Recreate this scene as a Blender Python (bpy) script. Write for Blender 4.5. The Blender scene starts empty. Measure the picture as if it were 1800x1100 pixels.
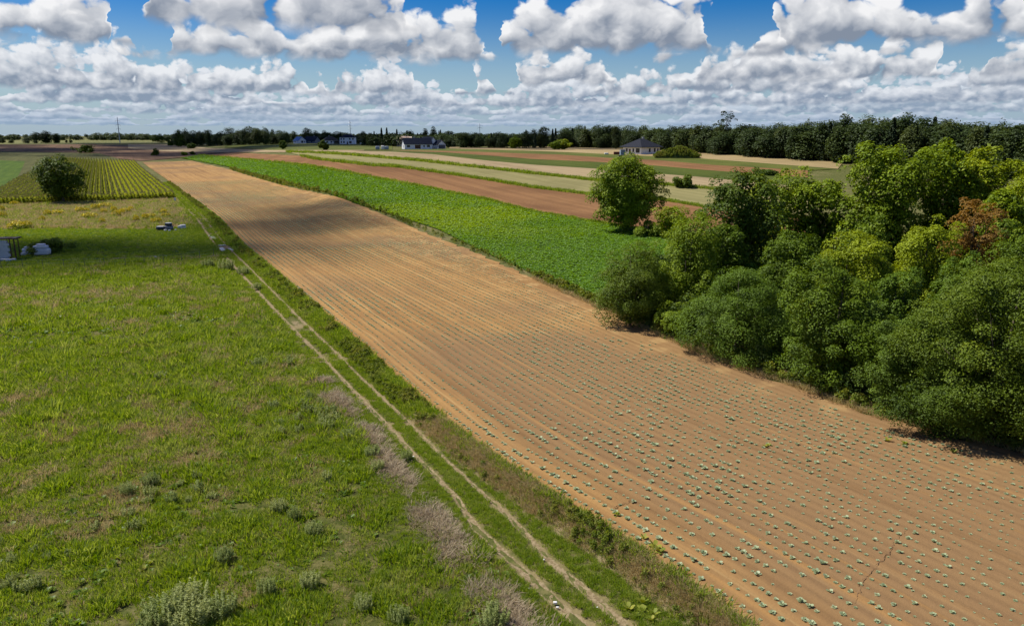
import bpy, math, random
import numpy as np
from mathutils import Vector

random.seed(7)
RNG = np.random.default_rng(11)
SC = bpy.context.scene
COL = SC.collection
rad = math.radians

# ------------------------------------------------------------------ camera
FPX, CX, CY, HORIZON = 1350.0, 900.0, 550.0, 237.0      # focal length and centre in photo pixels
CAM_H = 18.0
PITCH = math.atan((CY - HORIZON) / FPX)
cam_data = bpy.data.cameras.new('camera')
cam_data.sensor_width = 36.0
cam_data.lens = FPX / 1800.0 * 36.0
cam_data.clip_start = 0.5
cam_data.clip_end = 60000.0
cam = bpy.data.objects.new('camera', cam_data)
COL.objects.link(cam)
cam.location = (0, 0, CAM_H)
cam.rotation_euler = (math.pi / 2 - PITCH, 0, 0)
SC.camera = cam

# ------------------------------------------------------------------ node helper
class NT:
    """small wrapper to write node trees as expressions"""
    def __init__(self, tree):
        self.t = tree
    def new(self, typ, **kw):
        n = self.t.nodes.new(typ)
        for k, v in kw.items():
            setattr(n, k, v)
        return n
    def put(self, sock, v):
        if v is None:
            return
        if hasattr(v, 'is_output'):
            self.t.links.new(v, sock)
        else:
            if sock.type == 'RGBA' and len(v) == 3:
                v = (*v, 1.0)
            sock.default_value = v
    def m(self, op, a, b=None, c=None, clamp=False):
        n = self.new('ShaderNodeMath', operation=op, use_clamp=clamp)
        self.put(n.inputs[0], a); self.put(n.inputs[1], b); self.put(n.inputs[2], c)
        return n.outputs[0]
    def add(self, a, b): return self.m('ADD', a, b)
    def sub(self, a, b): return self.m('SUBTRACT', a, b)
    def mul(self, a, b): return self.m('MULTIPLY', a, b)
    def div(self, a, b): return self.m('DIVIDE', a, b)
    def ss(self, x, lo, hi, a=0.0, b=1.0):
        n = self.new('ShaderNodeMapRange', interpolation_type='SMOOTHSTEP')
        self.put(n.inputs[0], x); self.put(n.inputs[1], lo); self.put(n.inputs[2], hi)
        self.put(n.inputs[3], a); self.put(n.inputs[4], b)
        return n.outputs[0]
    def lin(self, x, lo, hi, a=0.0, b=1.0):
        n = self.new('ShaderNodeMapRange', interpolation_type='LINEAR', clamp=True)
        self.put(n.inputs[0], x); self.put(n.inputs[1], lo); self.put(n.inputs[2], hi)
        self.put(n.inputs[3], a); self.put(n.inputs[4], b)
        return n.outputs[0]
    def xyz(self, x, y, z=0.0):
        n = self.new('ShaderNodeCombineXYZ')
        self.put(n.inputs[0], x); self.put(n.inputs[1], y); self.put(n.inputs[2], z)
        return n.outputs[0]
    def sep(self, v):
        n = self.new('ShaderNodeSeparateXYZ'); self.put(n.inputs[0], v)
        return n.outputs
    def vmul(self, v, s):
        n = self.new('ShaderNodeVectorMath', operation='MULTIPLY')
        self.put(n.inputs[0], v); self.put(n.inputs[1], s)
        return n.outputs[0]
    def vadd(self, v, s):
        n = self.new('ShaderNodeVectorMath', operation='ADD')
        self.put(n.inputs[0], v); self.put(n.inputs[1], s)
        return n.outputs[0]
    def noise(self, vec, scale=1.0, detail=4.0, rough=0.5, dist=0.0, out=0):
        n = self.new('ShaderNodeTexNoise')
        self.put(n.inputs['Vector'], vec); n.inputs['Scale'].default_value = scale
        n.inputs['Detail'].default_value = detail; n.inputs['Roughness'].default_value = rough
        n.inputs['Distortion'].default_value = dist
        return n.outputs[out]
    def voro(self, vec, scale=1.0, detail=0.0, feature='F1', rough=0.5, out='Distance'):
        n = self.new('ShaderNodeTexVoronoi', feature=feature)
        self.put(n.inputs['Vector'], vec); n.inputs['Scale'].default_value = scale
        if 'Detail' in n.inputs: n.inputs['Detail'].default_value = detail
        if 'Roughness' in n.inputs: n.inputs['Roughness'].default_value = rough
        if feature == 'SMOOTH_F1': n.inputs['Smoothness'].default_value = 0.35
        return n.outputs[out]
    def mix(self, f, a, b):
        n = self.new('ShaderNodeMix', data_type='RGBA')
        self.put(n.inputs[0], f); self.put(n.inputs[6], a); self.put(n.inputs[7], b)
        return n.outputs[2]
    def attr(self, name, out='Fac'):
        n = self.new('ShaderNodeAttribute', attribute_name=name)
        return n.outputs[out]
    def curve(self, x, pts):
        n = self.new('ShaderNodeFloatCurve')
        c = n.mapping.curves[0]
        while len(c.points) > 2: c.points.remove(c.points[1])
        c.points[0].location = pts[0]; c.points[1].location = pts[-1]
        for p in pts[1:-1]: c.points.new(*p)
        for p in c.points: p.handle_type = 'AUTO_CLAMPED'
        n.mapping.update()
        self.put(n.inputs['Value'], x)
        return n.outputs[0]

# ------------------------------------------------------------------ sun, sky and clouds
SUN_EL = rad(54.0)
SUN_AZ = math.atan2(-0.94, 0.34)              # from the left, a little ahead of the camera
SUN_DIR = Vector((math.cos(SUN_EL) * math.sin(SUN_AZ), math.cos(SUN_EL) * math.cos(SUN_AZ), math.sin(SUN_EL)))
sun_data = bpy.data.lights.new('sun', 'SUN')
sun_data.energy = 5.0
sun_data.angle = rad(0.53)
sun_data.color = (1.0, 0.945, 0.86)
sun = bpy.data.objects.new('sun', sun_data)
COL.objects.link(sun)
sun.rotation_euler = SUN_DIR.to_track_quat('Z', 'Y').to_euler()
sun.location = (0, 0, 200)

SKY_STRENGTH = 0.052

def build_world():
    w = bpy.data.worlds.new('World')
    SC.world = w
    w.use_nodes = True
    w.cycles.sampling_method = 'NONE'
    t = w.node_tree
    t.nodes.clear()
    N = NT(t)
    out = N.new('ShaderNodeOutputWorld')
    sky = N.new('ShaderNodeTexSky', sky_type='NISHITA')
    sky.sun_disc = False
    sky.sun_elevation = SUN_EL
    sky.sun_rotation = SUN_AZ
    sky.altitude = 150
    sky.air_density = 1.0
    sky.dust_density = 0.3
    sky.ozone_density = 2.0
    d = N.new('ShaderNodeTexCoord').outputs['Generated']
    dx, dy, dz = N.sep(d)
    hor = N.m('SQRT', N.add(N.mul(dx, dx), N.mul(dy, dy)))
    te = N.div(dz, N.m('MAXIMUM', hor, 0.02))           # tangent of the elevation
    az = N.m('ARCTAN2', dx, dy)
    hue = N.new('ShaderNodeHueSaturation')
    hue.inputs['Hue'].default_value = 0.522
    hue.inputs['Saturation'].default_value = 1.85
    hue.inputs['Value'].default_value = 1.30
    t.links.new(sky.outputs[0], hue.inputs['Color'])
    blue = hue.outputs[0]
    white = (14.6, 14.5, 14.5)
    grey = (3.6, 4.2, 5.3)
    horizon_col = (4.5, 6.7, 9.9)
    blue = N.mix(N.ss(te, -0.01, 0.15, 0.80, 0.0), blue, horizon_col)   # the sky pales towards the horizon

    # ---- low clouds ahead: rows of cumulus standing one behind the other, each row at its own distance
    au = N.lin(az, -0.7, 0.7)
    def px2az(x): return (math.atan((x - CX) / (FPX * 1.045)) + 0.7) / 1.4
    def px2t(y): return (HORIZON - y) / (FPX * 1.02)
    LIGHT = (-0.12, 0.20)
    wnoise = N.noise(N.xyz(N.mul(az, 12.0), N.mul(te, 18.0), 0.0), 1.0, 4.0, 0.55, out=1)
    wx, wy, wz = N.sep(wnoise)
    auw = N.add(au, N.mul(N.sub(wz, 0.5), 0.05))
    inview = N.ss(N.m('ABSOLUTE', az), 0.66, 0.76, 1.0, 0.0)
    col = blue
    def layer(col, tb, seed, tops=None, cover=0.5, tall=0.8, haze=0.0, soft=0.20, wide=1.0, fine=1.0, vor=True):
        q = N.div(te, tb)
        px_ = N.add(N.div(az, tb * wide), N.mul(N.sub(wx, 0.5), 0.5))
        py_ = N.add(N.mul(q, 1.15), N.mul(N.sub(wy, 0.5), 0.35))
        p = N.xyz(N.add(px_, seed * 17.3), N.add(py_, seed * 5.1))
        def tex(pp, sc, det, rough):
            n = N.new('ShaderNodeTexNoise', noise_dimensions='2D')
            N.put(n.inputs['Vector'], pp); n.inputs['Scale'].default_value = sc
            n.inputs['Detail'].default_value = det; n.inputs['Roughness'].default_value = rough
            return n.outputs[0]
        def puff(pp, sc, det):
            v = N.new('ShaderNodeTexVoronoi', voronoi_dimensions='2D', feature='F1')
            N.put(v.inputs['Vector'], pp); v.inputs['Scale'].default_value = sc
            v.inputs['Detail'].default_value = det; v.inputs['Roughness'].default_value = 0.45
            b = v.outputs['Distance']
            return N.mul(b, b)
        big = tex(p, 1.5, 6.0, 0.58)
        pf = puff(p, 2.5, 1.6)
        d0 = N.sub(N.mul(big, 1.0), N.mul(pf, 0.40))
        pl = N.vadd(p, (LIGHT[0], LIGHT[1], 0.0))
        lit = N.mul(N.sub(big, tex(pl, 1.5, 4.0, 0.58)), 1.25)
        if vor:
            lit = N.add(lit, N.mul(N.sub(puff(pl, 2.5, 1.6), pf), 0.45))
        if tops:
            pts = []
            for (x, y) in tops:
                h = (px2t(y) / tb - 1.0)
                pts.append((min(max(px2az(x), 0.0), 1.0), min(max(h * 0.4 + 0.4, 0.0), 1.0)))
            pts = [(0.0, pts[0][1])] + pts + [(1.0, pts[-1][1])]
            top = N.div(N.sub(N.mul(N.add(N.curve(N.sub(auw, 0.011), pts), N.curve(N.add(auw, 0.011), pts)), 0.5), 0.4), 0.4)
        else:
            top = N.mul(N.sub(N.noise(N.xyz(N.div(az, tb * wide), seed * 3.7, 0), 0.42, 1.0, 0.5), 1.0 - cover - 0.08), tall * 5.0)
        rel = N.div(N.sub(q, 1.0), N.m('MAXIMUM', top, 0.14))     # 0 base .. 1 top
        gone = N.ss(top, -0.55, 0.40, 0.6, 0.0)
        dd = N.sub(N.sub(N.add(d0, 0.14), N.mul(N.m('POWER', N.m('MAXIMUM', rel, 0.0), 1.7), 0.48)), gone)
        wob = N.mul(N.sub(d0, 0.15), 0.26)
        base = N.ss(N.add(q, wob), 0.96, 1.11)
        mask = N.mul(N.ss(dd, 0.0, soft), base)
        core = N.ss(dd, 0.0, 0.55)
        hgt = N.ss(rel, -0.02, 0.66)
        s = N.add(N.add(N.mul(hgt, 0.66), 0.17), N.add(lit, N.mul(core, -0.08)))
        s = N.m('MINIMUM', N.m('MAXIMUM', s, 0.0), 1.0)
        c = N.mix(s, grey, white)
        if haze: c = N.mix(haze, c, horizon_col)
        return N.mix(N.mul(mask, 0.97 if haze < .3 else 0.85), col, c)
    O = 260   # a y below any base: no cloud here
    for tb, sd, cov, tall, hz, wd in [(0.0105, 1.3, .58, 1.0, .62, 2.6), (0.0165, 2.1, .58, 1.0, .50, 2.0),
                                      (0.0245, 3.4, .60, 1.0, .38, 1.5), (0.0350, 5.2, .62, .9, .28, 1.3)]:
        col = layer(col, tb, sd, None, cov, tall, hz, wide=wd, soft=.16, vor=tb > .02)
    col = layer(col, px2t(168), 6.6, [(-60, 112), (40, 100), (130, 96), (250, 104), (330, 128), (420, 118), (540, 120), (556, O), (575, 150), (600, 130), (655, 124), (735, 132), (750, O), (812, O), (822, 125), (855, 104), (884, 130), (890, O), (1000, O), (1030, 150), (1100, 135), (1200, 128), (1240, 120), (1330, 112), (1480, 118), (1560, O), (1640, O), (1690, 140), (1760, 132), (1830, 128)], haze=.18)
    col = layer(col, px2t(150), 7.7, [(-60, O), (370, O), (378, 122), (395, 94), (412, 122), (420, O), (680, O), (890, O), (900, 120), (945, 82), (990, 78), (1050, 100), (1075, 130), (1100, O), (1190, O), (1215, 118), (1260, 96), (1340, 88), (1430, 92), (1520, 84), (1600, 94), (1660, 100), (1672, O), (1700, O), (1712, 118), (1760, 106), (1840, 110)], haze=.10)
    col = layer(col, px2t(110), 8.3, [(-60, O), (270, O), (288, 70), (360, 62), (440, 56), (500, 66), (520, 80), (545, 62), (600, 44), (650, 30), (700, 24), (735, 36), (770, 10), (810, -8), (855, 0), (868, 50), (890, O), (1270, O), (1310, 80), (1400, 66), (1440, O), (1900, O)], haze=.05)
    col = layer(col, px2t(99), 9.1, [(-60, 60), (20, 58), (60, 40), (110, 30), (150, 22), (175, 12), (200, -5), (222, 20), (236, O), (850, O), (870, 60), (900, 40), (940, 10), (1000, -30), (1100, -40), (1200, -20), (1255, 30), (1275, O), (1325, O), (1345, 30), (1380, -20), (1450, -40), (1540, -15), (1590, 35), (1625, 78), (1655, 60), (1690, 15), (1740, -10), (1800, -20)], haze=.03)
    col = layer(col, px2t(66), 10.4, [(-60, O), (225, O), (245, 10), (300, -40), (420, -60), (600, -60), (690, -30), (735, 10), (748, O), (1380, O), (1900, O)], haze=.02)
    low = N.new('ShaderNodeBackground'); t.links.new(col, low.inputs[0]); low.inputs[1].default_value = SKY_STRENGTH
    # ---- the same broken cumulus carried on, in plainer form, over the rest of the sky
    tz = N.m('MAXIMUM', N.add(te, 0.03), 0.04)
    up = N.xyz(N.div(dx, N.mul(tz, hor)), N.div(dy, N.mul(tz, hor)), 2.0)
    n = N.noise(up, 0.55, 3.0, 0.55)
    hc = N.mix(N.ss(n, 0.56, 0.68), white, grey)
    hc = N.mix(N.ss(te, 0.0, 0.12, 0.7, 0.0), hc, horizon_col)
    restc = N.mix(N.ss(n, 0.52, 0.61), blue, hc)
    rest = N.new('ShaderNodeBackground'); t.links.new(restc, rest.inputs[0]); rest.inputs[1].default_value = SKY_STRENGTH
    ahead = N.mul(N.mul(N.m('GREATER_THAN', te, 0.0), N.m('LESS_THAN', te, 0.21)), N.m('LESS_THAN', N.m('ABSOLUTE', az), 0.72))
    mx = N.new('ShaderNodeMixShader')
    t.links.new(ahead, mx.inputs[0])
    t.links.new(rest.outputs[0], mx.inputs[1]); t.links.new(low.outputs[0], mx.inputs[2])
    t.links.new(mx.outputs[0], out.inputs[0])

build_world()

SC.view_settings.view_transform = 'Standard'
SC.view_settings.look = 'None'
SC.view_settings.exposure = 0.32
SC.view_settings.gamma = 1.0
SC.view_settings.use_curve_mapping = False
SC.cycles.use_denoising = True
SC.cycles.denoiser = 'OPENIMAGEDENOISE'
SC.cycles.max_bounces = 6
SC.cycles.diffuse_bounces = 3
SC.cycles.glossy_bounces = 2
SC.cycles.transmission_bounces = 4
SC.cycles.transparent_max_bounces = 48
SC.cycles.volume_bounces = 0
SC.cycles.caustics_reflective = False
SC.cycles.caustics_refractive = False

# ------------------------------------------------------------------ terrain
def sm(x):
    x = np.clip(x, 0.0, 1.0)
    return x * x * (3 - 2 * x)

def T0(x, y):
    """the lie of the land: level near the camera, rising gently to the houses and the forest"""
    r = np.hypot(x, y)
    th = np.degrees(np.arctan2(x, y))
    w = sm((th + 24) / 12)
    return (8 + 1.5 * w) * sm((r - (380 - 260 * w)) / (700 - 420 * w))

def unproject(px, ground=T0):
    """points of the land seen at given pixels of the photograph (survey of the place)"""
    px = np.atleast_2d(np.array(px, float))
    cx = (px[:, 0] - CX) / FPX
    cy = (CY - px[:, 1]) / FPX
    cp, sp = math.cos(PITCH), math.sin(PITCH)
    d = np.stack([cx, cp + cy * sp, -sp + cy * cp], 1)
    lo = np.ones(len(px)); hi = np.full(len(px), 30000.0)
    for _ in range(60):
        m = (lo + hi) / 2
        p = d * m[:, None]
        f = CAM_H + p[:, 2] - ground(p[:, 0], p[:, 1]) > 0
        lo = np.where(f, m, lo); hi = np.where(f, hi, m)
    p = d * lo[:, None]
    p[:, 2] += CAM_H
    return p

HD = np.array([-0.4563, 0.8898])        # heading of the field rows and the track
NR = np.array([0.8898, 0.4563])         # to the right of it
_L = unproject([(1300, 1098), (1267, 1077), (1200, 1030), (1132, 981), (1091, 953), (1033, 918), (968, 885), (911, 842), (804, 769), (743, 711),
                (710, 685), (641, 619), (565, 554), (470, 470), (423, 428), (386, 386), (350, 357), (330, 342), (300, 320), (275, 303), (250, 285)])[:, :2]
LS, LC = _L @ HD, _L @ NR
_R = unproject([(1800, 795), (1640, 757), (1545, 732), (1400, 680), (1250, 628), (1130, 575), (1040, 535), (940, 490), (820, 437), (700, 388), (560, 340), (400, 297), (330, 281)])[:, :2]
RS = _R @ HD
_gs = np.arange(-60, 620, 1.0)
_gl = np.interp(_gs, LS, LC)
_w = np.hanning(23); _w /= _w.sum()
_gl[11:-11] = np.convolve(_gl, _w, 'same')[11:-11]
def cl(s): return np.interp(s, _gs, _gl)
RC = _R @ NR - cl(RS)
def cr(s): return np.interp(s, RS, RC)
S_END = float(LS[-1])

def sc_of(x, y):
    s = x * HD[0] + y * HD[1]
    return s, x * NR[0] + y * NR[1] - cl(s)

def xy_of(s, c):
    k = c + cl(s)
    return HD[0] * s + NR[0] * k, HD[1] * s + NR[1] * k

def T(x, y):
    """land with the low bank between the track and the cabbage field"""
    s, c = sc_of(x, y)
    bank = 0.42 * sm((c + 1.75) / 1.5) * (1 - sm((c - 4) / 20)) * (1 - sm((s - 70) / 90))
    return T0(x, y) + bank

def P(x, y):
    return unproject([(x, y)], T)[0]

def PZ(x, y, top):
    """base point of a thing and its height, from base pixel and the pixel row of its top"""
    b = P(x, y)
    dist = b[1] * math.cos(PITCH) - (b[2] - CAM_H) * math.sin(PITCH)
    cy = (CY - top) / FPX
    cp, sp = math.cos(PITCH), math.sin(PITCH)
    k = b[1] / (cp + cy * sp)
    return b, CAM_H + k * (-sp + cy * cp) - b[2], dist / FPX      # point, height, metres per pixel

# ------------------------------------------------------------------ mesh helpers
def mesh_np(name, V, F, mats=(), attrs=None, smooth=False, fmat=None):
    V = np.asarray(V, np.float32); F = np.asarray(F, np.int32)
    me = bpy.data.meshes.new(name)
    k = F.shape[1]
    me.vertices.add(len(V)); me.vertices.foreach_set('co', V.ravel())
    me.loops.add(F.size); me.loops.foreach_set('vertex_index', F.ravel())
    me.polygons.add(len(F))
    me.polygons.foreach_set('loop_start', np.arange(0, F.size, k, dtype=np.int32))
    me.polygons.foreach_set('loop_total', np.full(len(F), k, np.int32))
    if smooth: me.polygons.foreach_set('use_smooth', np.ones(len(F), bool))
    for m in mats: me.materials.append(m)
    if fmat is not None: me.polygons.foreach_set('material_index', np.asarray(fmat, np.int32))
    for an, av in (attrs or {}).items():
        a = me.attributes.new(an, 'FLOAT', 'POINT')
        a.data.foreach_set('value', np.asarray(av, np.float32).ravel())
    me.update(calc_edges=True)
    me.validate()
    return me

def obj(name, me, parent=None, loc=(0, 0, 0), rz=0.0, scale=None):
    o = bpy.data.objects.new(name, me)
    COL.objects.link(o)
    o.location = loc
    if rz: o.rotation_euler = (0, 0, rz)
    if scale is not None: o.scale = scale if hasattr(scale, '__len__') else (scale,) * 3
    if parent is not None: o.parent = parent
    return o

def tag(o, label, cat, group=None):
    o['label'] = label; o['category'] = cat
    if group: o['group'] = group
    return o

def thing(name, label, cat, loc, rz=0.0, group=None):
    return tag(obj(name, None, None, loc, rz), label, cat, group)

def struct(o): o['kind'] = 'structure'; return o
def stuff(o, label=None):
    o['kind'] = 'stuff'
    if label: o['label'] = label
    return o

def grid(nu, nv):
    i, j = np.meshgrid(np.arange(nu - 1), np.arange(nv - 1), indexing='ij')
    a = (i * nv + j).ravel()
    return np.stack([a, a + nv, a + nv + 1, a + 1], 1)

class MB:
    """collects boxes, prisms and tubes for one mesh (mixed polygons)"""
    def __init__(self): self.v = []; self.f = []
    def poly(self, pts, faces):
        n = len(self.v); self.v += [tuple(p) for p in pts]; self.f += [tuple(n + i for i in f) for f in faces]
    def box(self, x0, x1, y0, y1, z0, z1):
        self.poly([(x0, y0, z0), (x1, y0, z0), (x1, y1, z0), (x0, y1, z0), (x0, y0, z1), (x1, y0, z1), (x1, y1, z1), (x0, y1, z1)],
                  [(0, 3, 2, 1), (4, 5, 6, 7), (0, 1, 5, 4), (1, 2, 6, 5), (2, 3, 7, 6), (3, 0, 4, 7)])
    def tube(self, pts, radii, n=6, cap=True):
        base = len(self.v); pts = [Vector(p) for p in pts]
        for i, p in enumerate(pts):
            d = (pts[min(i + 1, len(pts) - 1)] - pts[max(i - 1, 0)]).normalized()
            a = d.orthogonal().normalized() if abs(d.z) < 0.95 else Vector((1, 0, 0))
            a = (a - d * a.dot(d)).normalized(); b = d.cross(a)
            for k in range(n):
                w = 2 * math.pi * k / n
                self.v.append(tuple(p + (a * math.cos(w) + b * math.sin(w)) * radii[i]))
        for i in range(len(pts) - 1):
            for k in range(n):
                q = base + i * n
                self.f.append((q + k, q + (k + 1) % n, q + n + (k + 1) % n, q + n + k))
        if cap:
            self.f.append(tuple(base + k for k in reversed(range(n))))
            self.f.append(tuple(base + (len(pts) - 1) * n + k for k in range(n)))
    def mesh(self, name, mat, smooth=False):
        me = bpy.data.meshes.new(name)
        me.from_pydata(self.v, [], self.f)
        if mat: me.materials.append(mat)
        if smooth: me.polygons.foreach_set('use_smooth', [True] * len(me.polygons))
        me.update()
        return me
    def build(self, name, mat, parent=None, loc=(0, 0, 0), rz=0.0, smooth=False):
        return obj(name, self.mesh(name, mat, smooth), parent, loc, rz)

# ------------------------------------------------------------------ materials
def material(name, rough=0.9, spec=0.15):
    m = bpy.data.materials.new(name); m.use_nodes = True
    N = NT(m.node_tree)
    b = m.node_tree.nodes['Principled BSDF']
    b.inputs['Roughness'].default_value = rough
    b.inputs['Specular IOR Level'].default_value = spec
    return m, N, b

def pos(N): return N.new('ShaderNodeNewGeometry').outputs['Position']

def bump(N, b, h, strength=0.5, dist=0.05):
    n = N.new('ShaderNodeBump'); n.inputs['Strength'].default_value = strength; n.inputs['Distance'].default_value = dist
    N.put(n.inputs['Height'], h); N.t.links.new(n.outputs[0], b.inputs['Normal'])

def plain(name, c, rough=0.8, spec=0.2, var=0.12, scale=1.5, metal=0.0):
    m, N, b = material(name, rough, spec)
    n = N.noise(pos(N), scale, 4, 0.6)
    d = tuple(v * (1 - var) for v in c); l = tuple(min(1, v * (1 + var)) for v in c)
    N.put(b.inputs['Base Color'], N.mix(N.ss(n, .3, .7), d, l))
    b.inputs['Metallic'].default_value = metal
    return m

def soil_mat():
    m, N, b = material('dry_soil', 0.95, 0.1)
    c, s = N.attr('cc'), N.attr('ss')
    p = pos(N)
    w = N.mul(N.sub(N.noise(N.xyz(N.mul(s, .05), N.mul(c, .05)), 1, 2), .5), 1.6)
    cw = N.add(c, w)
    broad = N.noise(N.xyz(N.mul(cw, 0.16), N.mul(s, 0.010), 1.0), 1, 3, .55)
    streak = N.noise(N.xyz(N.mul(cw, 0.85), N.mul(s, 0.018), 4.0), 1, 4, .6)
    fine = N.noise(N.xyz(N.mul(cw, 5.2), N.mul(s, 0.12), 9.0), 1, 3, .6)
    clod = N.noise(p, 5.0, 5, .7)
    patch = N.noise(p, 0.13, 4, .6)
    col = N.mix(N.ss(streak, .36, .64), (0.249, 0.138, 0.050), (0.345, 0.200, 0.071))
    col = N.mix(N.mul(N.ss(broad, .38, .66), .6), col, (0.387, 0.226, 0.079))
    col = N.mix(N.mul(N.ss(patch, .50, .72), .40), col, (0.208, 0.112, 0.045))
    pale = N.mul(N.ss(fine, .52, .76), .42)
    col = N.mix(pale, col, (0.460, 0.296, 0.120))
    drk = N.mul(N.ss(N.noise(N.xyz(N.mul(cw, 4.0), N.mul(s, 0.09), 19.0), 1, 3, .6), .50, .74), .42)
    col = N.mix(drk, col, (0.184, 0.101, 0.039))
    col = N.mix(N.mul(N.ss(clod, .45, .75), .30), col, (0.203, 0.110, 0.041))
    # a thin wheel line every sowing width
    wl = N.m('ABSOLUTE', N.sub(N.m('FRACT', N.div(cw, 3.05)), 0.5))
    col = N.mix(N.mul(N.ss(wl, .0, .05, 1, 0), .6), col, (0.460, 0.301, 0.120))
    # browner, moister soil towards the near right; dark and rusty bands along the rows
    zone = N.noise(p, 0.03, 2, .5)
    near = N.mul(N.ss(s, 85, 22), N.ss(c, 0, 12))
    col = N.mix(N.mul(N.ss(N.add(zone, N.mul(near, .36)), .46, .66), .82), col, (0.203, 0.125, 0.060))
    band = N.noise(N.xyz(N.mul(cw, 0.55), N.mul(s, 0.006), 31.0), 1, 3, .65)
    col = N.mix(N.mul(N.ss(band, .54, .70), .55), col, (0.153, 0.086, 0.036))
    rust = N.noise(N.xyz(N.mul(cw, 1.3), N.mul(s, 0.012), 47.0), 1, 2, .6)
    col = N.mix(N.mul(N.ss(rust, .58, .74), .5), col, (0.366, 0.200, 0.065))
    rl = N.m('ABSOLUTE', N.sub(N.m('FRACT', N.div(N.sub(N.add(c, N.mul(w, .06)), .55), .75)), 0.5))
    col = N.mix(N.mul(N.ss(rl, .22, .48), N.mul(N.ss(fine, .35, .65), .30)), col, (0.175, 0.102, 0.047))
    edge = N.mul(N.ss(c, 20, 26), N.ss(N.noise(p, .35, 4, .6), .50, .64))
    col = N.mix(N.mul(edge, .5), col, (0.436, 0.293, 0.122))
    N.put(b.inputs['Base Color'], col)
    bump(N, b, N.add(N.mul(fine, .6), N.mul(clod, .9)), .55, .07)
    return m

def field_mat(name, a, c2, c3=None, sc=(0.5, 0.02), bumpy=0.3, fleck=0.3):
    """field surface with streaks along its own rows"""
    m, N, b = material(name, 0.95, 0.1)
    c, s = N.attr('cc'), N.attr('ss')
    p = pos(N)
    st = N.noise(N.xyz(N.mul(c, sc[0]), N.mul(s, sc[1]), 2.0), 1, 4, .62)
    ft = N.noise(N.xyz(N.mul(c, sc[0] * 5), N.mul(s, sc[1] * 4), 6.0), 1, 3, .6)
    pt = N.noise(p, 0.035, 4, .6)
    fl = N.noise(p, 1.6, 4, .7)
    col = N.mix(N.ss(st, .34, .66), a, c2)
    col = N.mix(N.mul(N.ss(ft, .5, .7), .5), col, c3 or tuple(v * 1.25 for v in c2))
    col = N.mix(N.mul(N.ss(pt, .45, .65), .45), col, tuple(v * .72 for v in a))
    col = N.mix(N.mul(N.ss(fl, .45, .7), fleck), col, tuple(v * .6 for v in a))
    N.put(b.inputs['Base Color'], col)
    bump(N, b, N.add(fl, ft), bumpy, .12)
    return m

def meadow_mat(name, g1, g2, dry, dryness=0.5):
    m, N, b = material(name, 0.95, 0.1)
    p = pos(N)
    a = N.noise(p, 0.09, 5, .6)
    f = N.noise(p, 1.3, 5, .68)
    ff = N.noise(p, 6.0, 3, .6)
    col = N.mix(N.ss(f, .33, .67), g1, g2)
    col = N.mix(N.mul(N.ss(N.add(N.mul(a, .6), N.mul(f, .4)), .46, .62), dryness), col, dry)
    col = N.mix(N.mul(N.ss(ff, .48, .7), .5), col, tuple(v * .45 for v in g1))
    N.put(b.inputs['Base Color'], col)
    bump(N, b, N.add(f, N.mul(ff, .5)), .6, .15)
    return m

def leaf_mat(name, dark, mid, light, patch=None, patch_scale=.12, trans=0.35, attr='rnd', inst=False, rough=0.6, spec=0.25, thr=(.46, .62), centre=None):
    """leaves: colour differs leaf by leaf and from patch to patch; thin, so part of the light passes"""
    m = bpy.data.materials.new(name); m.use_nodes = True
    t = m.node_tree; t.nodes.clear(); N = NT(t)
    out = N.new('ShaderNodeOutputMaterial')
    r = N.attr(attr)
    if inst:
        oi = N.new('ShaderNodeObjectInfo').outputs['Random']
        r = N.m('FRACT', N.add(N.mul(r, .45), N.mul(oi, .75)))
    col = N.mix(N.ss(r, 0.0, 0.5), dark, mid)
    col = N.mix(N.ss(r, 0.5, 1.0), col, light)
    if patch:
        nz = N.noise(pos(N), patch_scale, 4, .6)
        if centre:      # a yellower patch of the crop round one centre
            dn = N.new('ShaderNodeVectorMath', operation='DISTANCE'); N.put(dn.inputs[0], N.vmul(pos(N), (1, .75, 0))); N.put(dn.inputs[1], (centre[0], centre[1] * .75, 0))
            nz = N.add(dn.outputs['Value'], N.mul(N.sub(nz, .5), 90.0))
        col = N.mix(N.mul(N.ss(nz, *thr), .8), col, patch)
    p = N.new('ShaderNodeBsdfPrincipled'); p.inputs['Roughness'].default_value = rough; p.inputs['Specular IOR Level'].default_value = spec
    t.links.new(col, p.inputs['Base Color'])
    if trans:
        tr = N.new('ShaderNodeBsdfTranslucent')
        hs = N.new('ShaderNodeHueSaturation'); hs.inputs['Hue'].default_value = .485; hs.inputs['Saturation'].default_value = 1.1; hs.inputs['Value'].default_value = 1.25
        t.links.new(col, hs.inputs['Color']); t.links.new(hs.outputs[0], tr.inputs['Color'])
        mx = N.new('ShaderNodeMixShader'); mx.inputs[0].default_value = trans
        t.links.new(p.outputs[0], mx.inputs[1]); t.links.new(tr.outputs[0], mx.inputs[2])
        t.links.new(mx.outputs[0], out.inputs[0])
    else:
        t.links.new(p.outputs[0], out.inputs[0])
    return m

# ------------------------------------------------------------------ the ground and the fields
def build_ground():
    th = np.radians(np.concatenate([np.arange(-180, -50, 6.0), np.arange(-50, 50.01, 0.5), np.arange(56, 181, 6.0)]))
    r = np.concatenate([[0.5], np.geomspace(4, 9000, 300)])
    TH, R = np.meshgrid(th, r, indexing='ij')
    X, Y = R * np.sin(TH), R * np.cos(TH)
    V = np.stack([X, Y, T0(X, Y) - 0.07 - 0.0003 * R], -1).reshape(-1, 3)
    m = meadow_mat('grass_land', (0.075, 0.088, 0.020), (0.115, 0.118, 0.034), (0.24, 0.19, 0.09), .6)
    struct(obj('ground', mesh_np('ground', V, grid(len(th), len(r)), [m], smooth=True)))

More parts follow.
